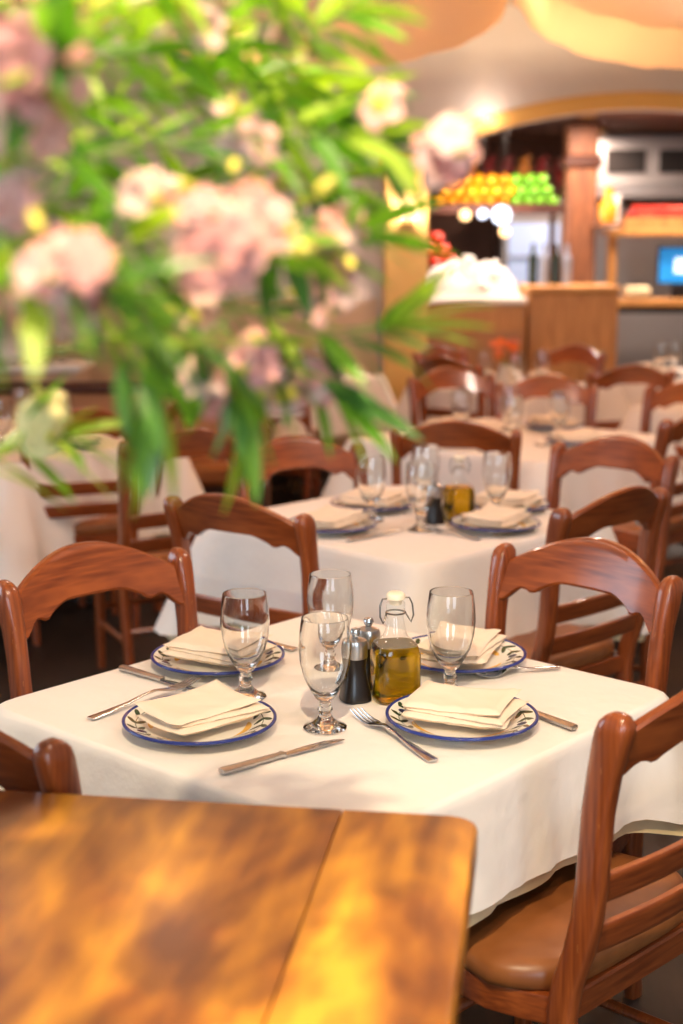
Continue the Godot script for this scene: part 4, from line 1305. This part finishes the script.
func build_flowers() -> void:
	var mouth := Vector3(-0.62, 1.21, -1.22)
	var vs := thing("flower_vase", "tall cream ceramic vase on the wooden table holding oleander", "vase", Vector3(-0.62, 0.861, -1.22))
	part(vs, "vase_body", MB.new().lathe([Vector2(0, 0), Vector2(0.07, 0), Vector2(0.09, 0.04), Vector2(0.11, 0.14), Vector2(0.10, 0.24), Vector2(0.065, 0.31), Vector2(0.075, 0.35), Vector2(0.068, 0.35), Vector2(0.058, 0.31), Vector2(0.09, 0.24), Vector2(0.10, 0.14), Vector2(0.08, 0.04), Vector2(0, 0.02)], 32).mesh(50), M.ceramic)
	var B := [
		[Vector3(-0.365, 1.631, -1.150), Vector3(-0.229, 1.691, -1.050), Vector3(-0.190, 1.719, -1.000)],
		[Vector3(-0.338, 1.555, -1.100), Vector3(-0.237, 1.566, -1.000), Vector3(-0.179, 1.577, -0.950), Vector3(-0.159, 1.571, -0.950)],
		[Vector3(-0.403, 1.672, -1.200), Vector3(-0.221, 1.662, -1.150), Vector3(-0.132, 1.680, -1.200), Vector3(-0.034, 1.688, -1.200), Vector3(0.030, 1.680, -1.200)],
		[Vector3(-0.387, 1.764, -1.300), Vector3(-0.221, 1.749, -1.250), Vector3(-0.119, 1.757, -1.250), Vector3(-0.035, 1.765, -1.250), Vector3(0.003, 1.789, -1.250)],
		[Vector3(-0.384, 1.584, -1.200), Vector3(-0.199, 1.593, -1.100), Vector3(-0.103, 1.604, -1.050), Vector3(-0.054, 1.600, -1.100), Vector3(-0.010, 1.592, -1.200), Vector3(0.007, 1.604, -1.200)],
		[Vector3(-0.371, 1.509, -1.200), Vector3(-0.226, 1.529, -1.150), Vector3(-0.138, 1.521, -1.150), Vector3(-0.077, 1.509, -1.200), Vector3(-0.028, 1.479, -1.250), Vector3(-0.010, 1.470, -1.250)],
		[Vector3(-0.383, 1.520, -1.300), Vector3(-0.193, 1.549, -1.250), Vector3(-0.080, 1.540, -1.250), Vector3(-0.001, 1.514, -1.250), Vector3(0.038, 1.523, -1.250)],
		[Vector3(-0.339, 1.484, -1.200), Vector3(-0.227, 1.513, -1.150), Vector3(-0.156, 1.509, -1.100), Vector3(-0.145, 1.478, -1.100)],
		[Vector3(-0.406, 1.373, -1.350), Vector3(-0.325, 1.400, -1.300), Vector3(-0.283, 1.419, -1.300), Vector3(-0.259, 1.424, -1.300)],
		[Vector3(-0.371, 1.789, -1.200), Vector3(-0.241, 1.820, -1.200), Vector3(-0.145, 1.812, -1.200), Vector3(-0.065, 1.805, -1.200)],
		[Vector3(-0.396, 1.609, -1.300), Vector3(-0.251, 1.635, -1.300), Vector3(-0.164, 1.642, -1.250), Vector3(-0.108, 1.653, -1.300), Vector3(-0.028, 1.648, -1.300)],
		[Vector3(-0.385, 1.483, -1.300), Vector3(-0.202, 1.511, -1.300), Vector3(-0.098, 1.501, -1.200), Vector3(-0.083, 1.458, -1.200)],
	]
	B.append_array([
		[Vector3(-0.390, 1.704, -1.300), Vector3(-0.249, 1.713, -1.300), Vector3(-0.169, 1.730, -1.300), Vector3(-0.089, 1.738, -1.300), Vector3(-0.010, 1.721, -1.300)],
		[Vector3(-0.369, 1.772, -1.300), Vector3(-0.245, 1.797, -1.300), Vector3(-0.176, 1.793, -1.300), Vector3(-0.101, 1.787, -1.350), Vector3(-0.038, 1.744, -1.350)],
	])
	var labels := [
		"oleander branch with a large blurred pale pink flower head", "oleander branch with the lowest big pink flower head",
		"long oleander branch ending in pink bloom before the arch", "upper oleander branch with bright yellow-green leaves",
		"oleander branch with the widest pink flower clusters", "oleander branch with pale blossoms over the second table",
		"oleander branch with broad dark green pointed leaves at its tip", "oleander branch with green leaves drooping over the banquette table",
		"short low sprig with a cream blossom, apart from the rest", "topmost oleander branch with backlit leaves",
		"oleander branch of mixed buds and leaves amid the bouquet", "oleander branch whose long leaves hang before a chair",
		"oleander branch of bright leaves crossing the upper bouquet", "oleander branch of yellow-green leaves high in the bouquet"]
	var C := [
		[0, Vector3(-0.218, 1.696, -1.030), 20, 0.030], [0, Vector3(-0.203, 1.739, -1.000), 14, 0.028], [0, Vector3(-0.236, 1.628, -1.050), 5, 0.016],
		[1, Vector3(-0.182, 1.574, -0.950), 16, 0.024], [1, Vector3(-0.228, 1.545, -1.000), 4, 0.010],
		[2, Vector3(-0.145, 1.637, -1.100), 4, 0.012], [2, Vector3(0.077, 1.669, -1.150), 6, 0.015], [2, Vector3(0.031, 1.708, -1.200), 1, 0.003],
		[3, Vector3(-0.048, 1.769, -1.250), 3, 0.011], [3, Vector3(-0.010, 1.753, -1.250), 1, 0.004],
		[4, Vector3(-0.096, 1.603, -1.020), 12, 0.026], [4, Vector3(-0.057, 1.611, -1.080), 8, 0.021], [4, Vector3(0.003, 1.602, -1.200), 6, 0.014], [4, Vector3(-0.010, 1.559, -1.200), 5, 0.015],
		[5, Vector3(-0.037, 1.475, -1.250), 7, 0.016], [5, Vector3(-0.077, 1.505, -1.200), 5, 0.017], [6, Vector3(-0.120, 1.542, -1.220), 2, 0.013],
		[8, Vector3(-0.275, 1.437, -1.300), 7, 0.012], [8, Vector3(-0.280, 1.421, -1.300), 2, 0.007],
		[9, Vector3(-0.090, 1.774, -1.200), 3, 0.021], [10, Vector3(-0.080, 1.677, -1.280), 3, 0.018], [10, Vector3(-0.045, 1.643, -1.280), 3, 0.014],
		[11, Vector3(-0.107, 1.484, -1.200), 3, 0.012], [2, Vector3(-0.083, 1.688, -1.200), 3, 0.019], [3, Vector3(-0.132, 1.773, -1.250), 2, 0.013],
	]
	var lf := leaf_mesh()
	var bl := blossom_mesh()
	var bud := MB.new().lathe([Vector2(0, -0.008), Vector2(0.004, -0.004), Vector2(0.005, 0.002), Vector2(0.003, 0.009), Vector2(0, 0.012)], 8).mesh(70)
	var roots := []
	for i in B.size():
		var r := thing("oleander_branch", labels[i], "branch", mouth, 0, "oleander branches of the bouquet")
		roots.append(r)
		var pts := [Vector3(rng.randf_range(-0.02, 0.02), -0.2, rng.randf_range(-0.02, 0.02)), Vector3(rng.randf_range(-0.03, 0.03), 0.02, rng.randf_range(-0.03, 0.03))]
		for p in B[i]: pts.append(p - mouth)
		var cv := Curve3D.new()
		for k in pts.size():
			var tg: Vector3 = (pts[mini(k + 1, pts.size() - 1)] - pts[maxi(k - 1, 0)]) / 6.0
			cv.add_point(pts[k], -tg, tg)
		var line := []
		var rad := []
		var total := cv.get_baked_length()
		for k in 25:
			line.append(cv.sample_baked(total * k / 24.0))
			rad.append(lerpf(0.0042, 0.0016, k / 24.0))
		part(r, "stem", MB.new().tube(line, rad, 6).mesh(70), M.stem)
		var s: float = total * [0.5, 0.74, 0.42, 0.42, 0.5, 0.78, 0.70, 0.94, 0.86, 0.42, 0.42, 0.84, 0.42, 0.42][i]
		var step := 0.019 if i in [3, 9, 12, 13] else 0.026
		var ang := rng.randf() * TAU
		while s < total:
			var p := cv.sample_baked(s)
			var d := (cv.sample_baked(minf(s + 0.01, total)) - cv.sample_baked(s - 0.01)).normalized()
			var sx := d.cross(Vector3.UP).normalized()
			var sy := sx.cross(d)
			for k in 3:
				var a := ang + TAU * k / 3.0 + rng.randf_range(-0.3, 0.3)
				var dir := d * rng.randf_range(0.5, 1.0) + (sx * cos(a) + sy * sin(a)) * 0.8 + Vector3(0, -0.28, 0)
				if i == 7 or i == 11: dir += Vector3(0, -0.9, 0) * (s / total)
				var o := part(r, "leaf", lf, M.leaf[rng.randi() % 4 if not i in [3, 8, 9, 12, 13] else 1 + rng.randi() % 2], p)  # upper branches take paler yellow-greens, lamp backlight painted into leaf colour
				o.basis = aim(dir, rng.randf_range(-0.6, 0.6)) .scaled_local(Vector3.ONE * rng.randf_range(0.055, 0.09))
			ang += 1.05
			s += step
		# end whorl
		var e := cv.sample_baked(total)
		var de := (e - cv.sample_baked(total - 0.02)).normalized()
		for k in 5:
			var dir := de + Vector3(rng.randf_range(-0.7, 0.7), rng.randf_range(-0.8, 0.4), rng.randf_range(-0.7, 0.7))
			if i == 7 or i == 11: dir = Vector3(rng.randf_range(-0.4, 0.4), -1.0, rng.randf_range(-0.4, 0.4))
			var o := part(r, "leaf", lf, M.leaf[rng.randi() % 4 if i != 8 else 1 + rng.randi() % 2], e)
			o.basis = aim(dir, rng.randf_range(-0.6, 0.6)).scaled_local(Vector3.ONE * rng.randf_range(0.065, 0.095) * (1.3 if i == 6 else 1.0))
	for c in C:
		var r: Node3D = roots[c[0]]
		for k in c[2]:
			var off: Vector3 = Vector3(rng.randfn(), rng.randfn(), rng.randfn()).limit_length(1.8) * c[3] * 0.62
			var o := part(r, "blossom", bl, M.cream_petal if c[0] == 8 else M.petal[rng.randi() % 3], c[1] - mouth + off)
			o.basis = aim(off + Vector3(rng.randf_range(-0.02, 0.02), 0.01, 0.025), rng.randf() * TAU).scaled_local(Vector3.ONE * rng.randf_range(0.6, 0.95))
		for k in 3:
			var off: Vector3 = Vector3(rng.randfn(), rng.randfn(), rng.randfn()) * c[3]
			var o := part(r, "bud", bud, M.bud, c[1] - mouth + off)
			o.basis = aim(off + Vector3(0, 0.01, 0), 0.0)
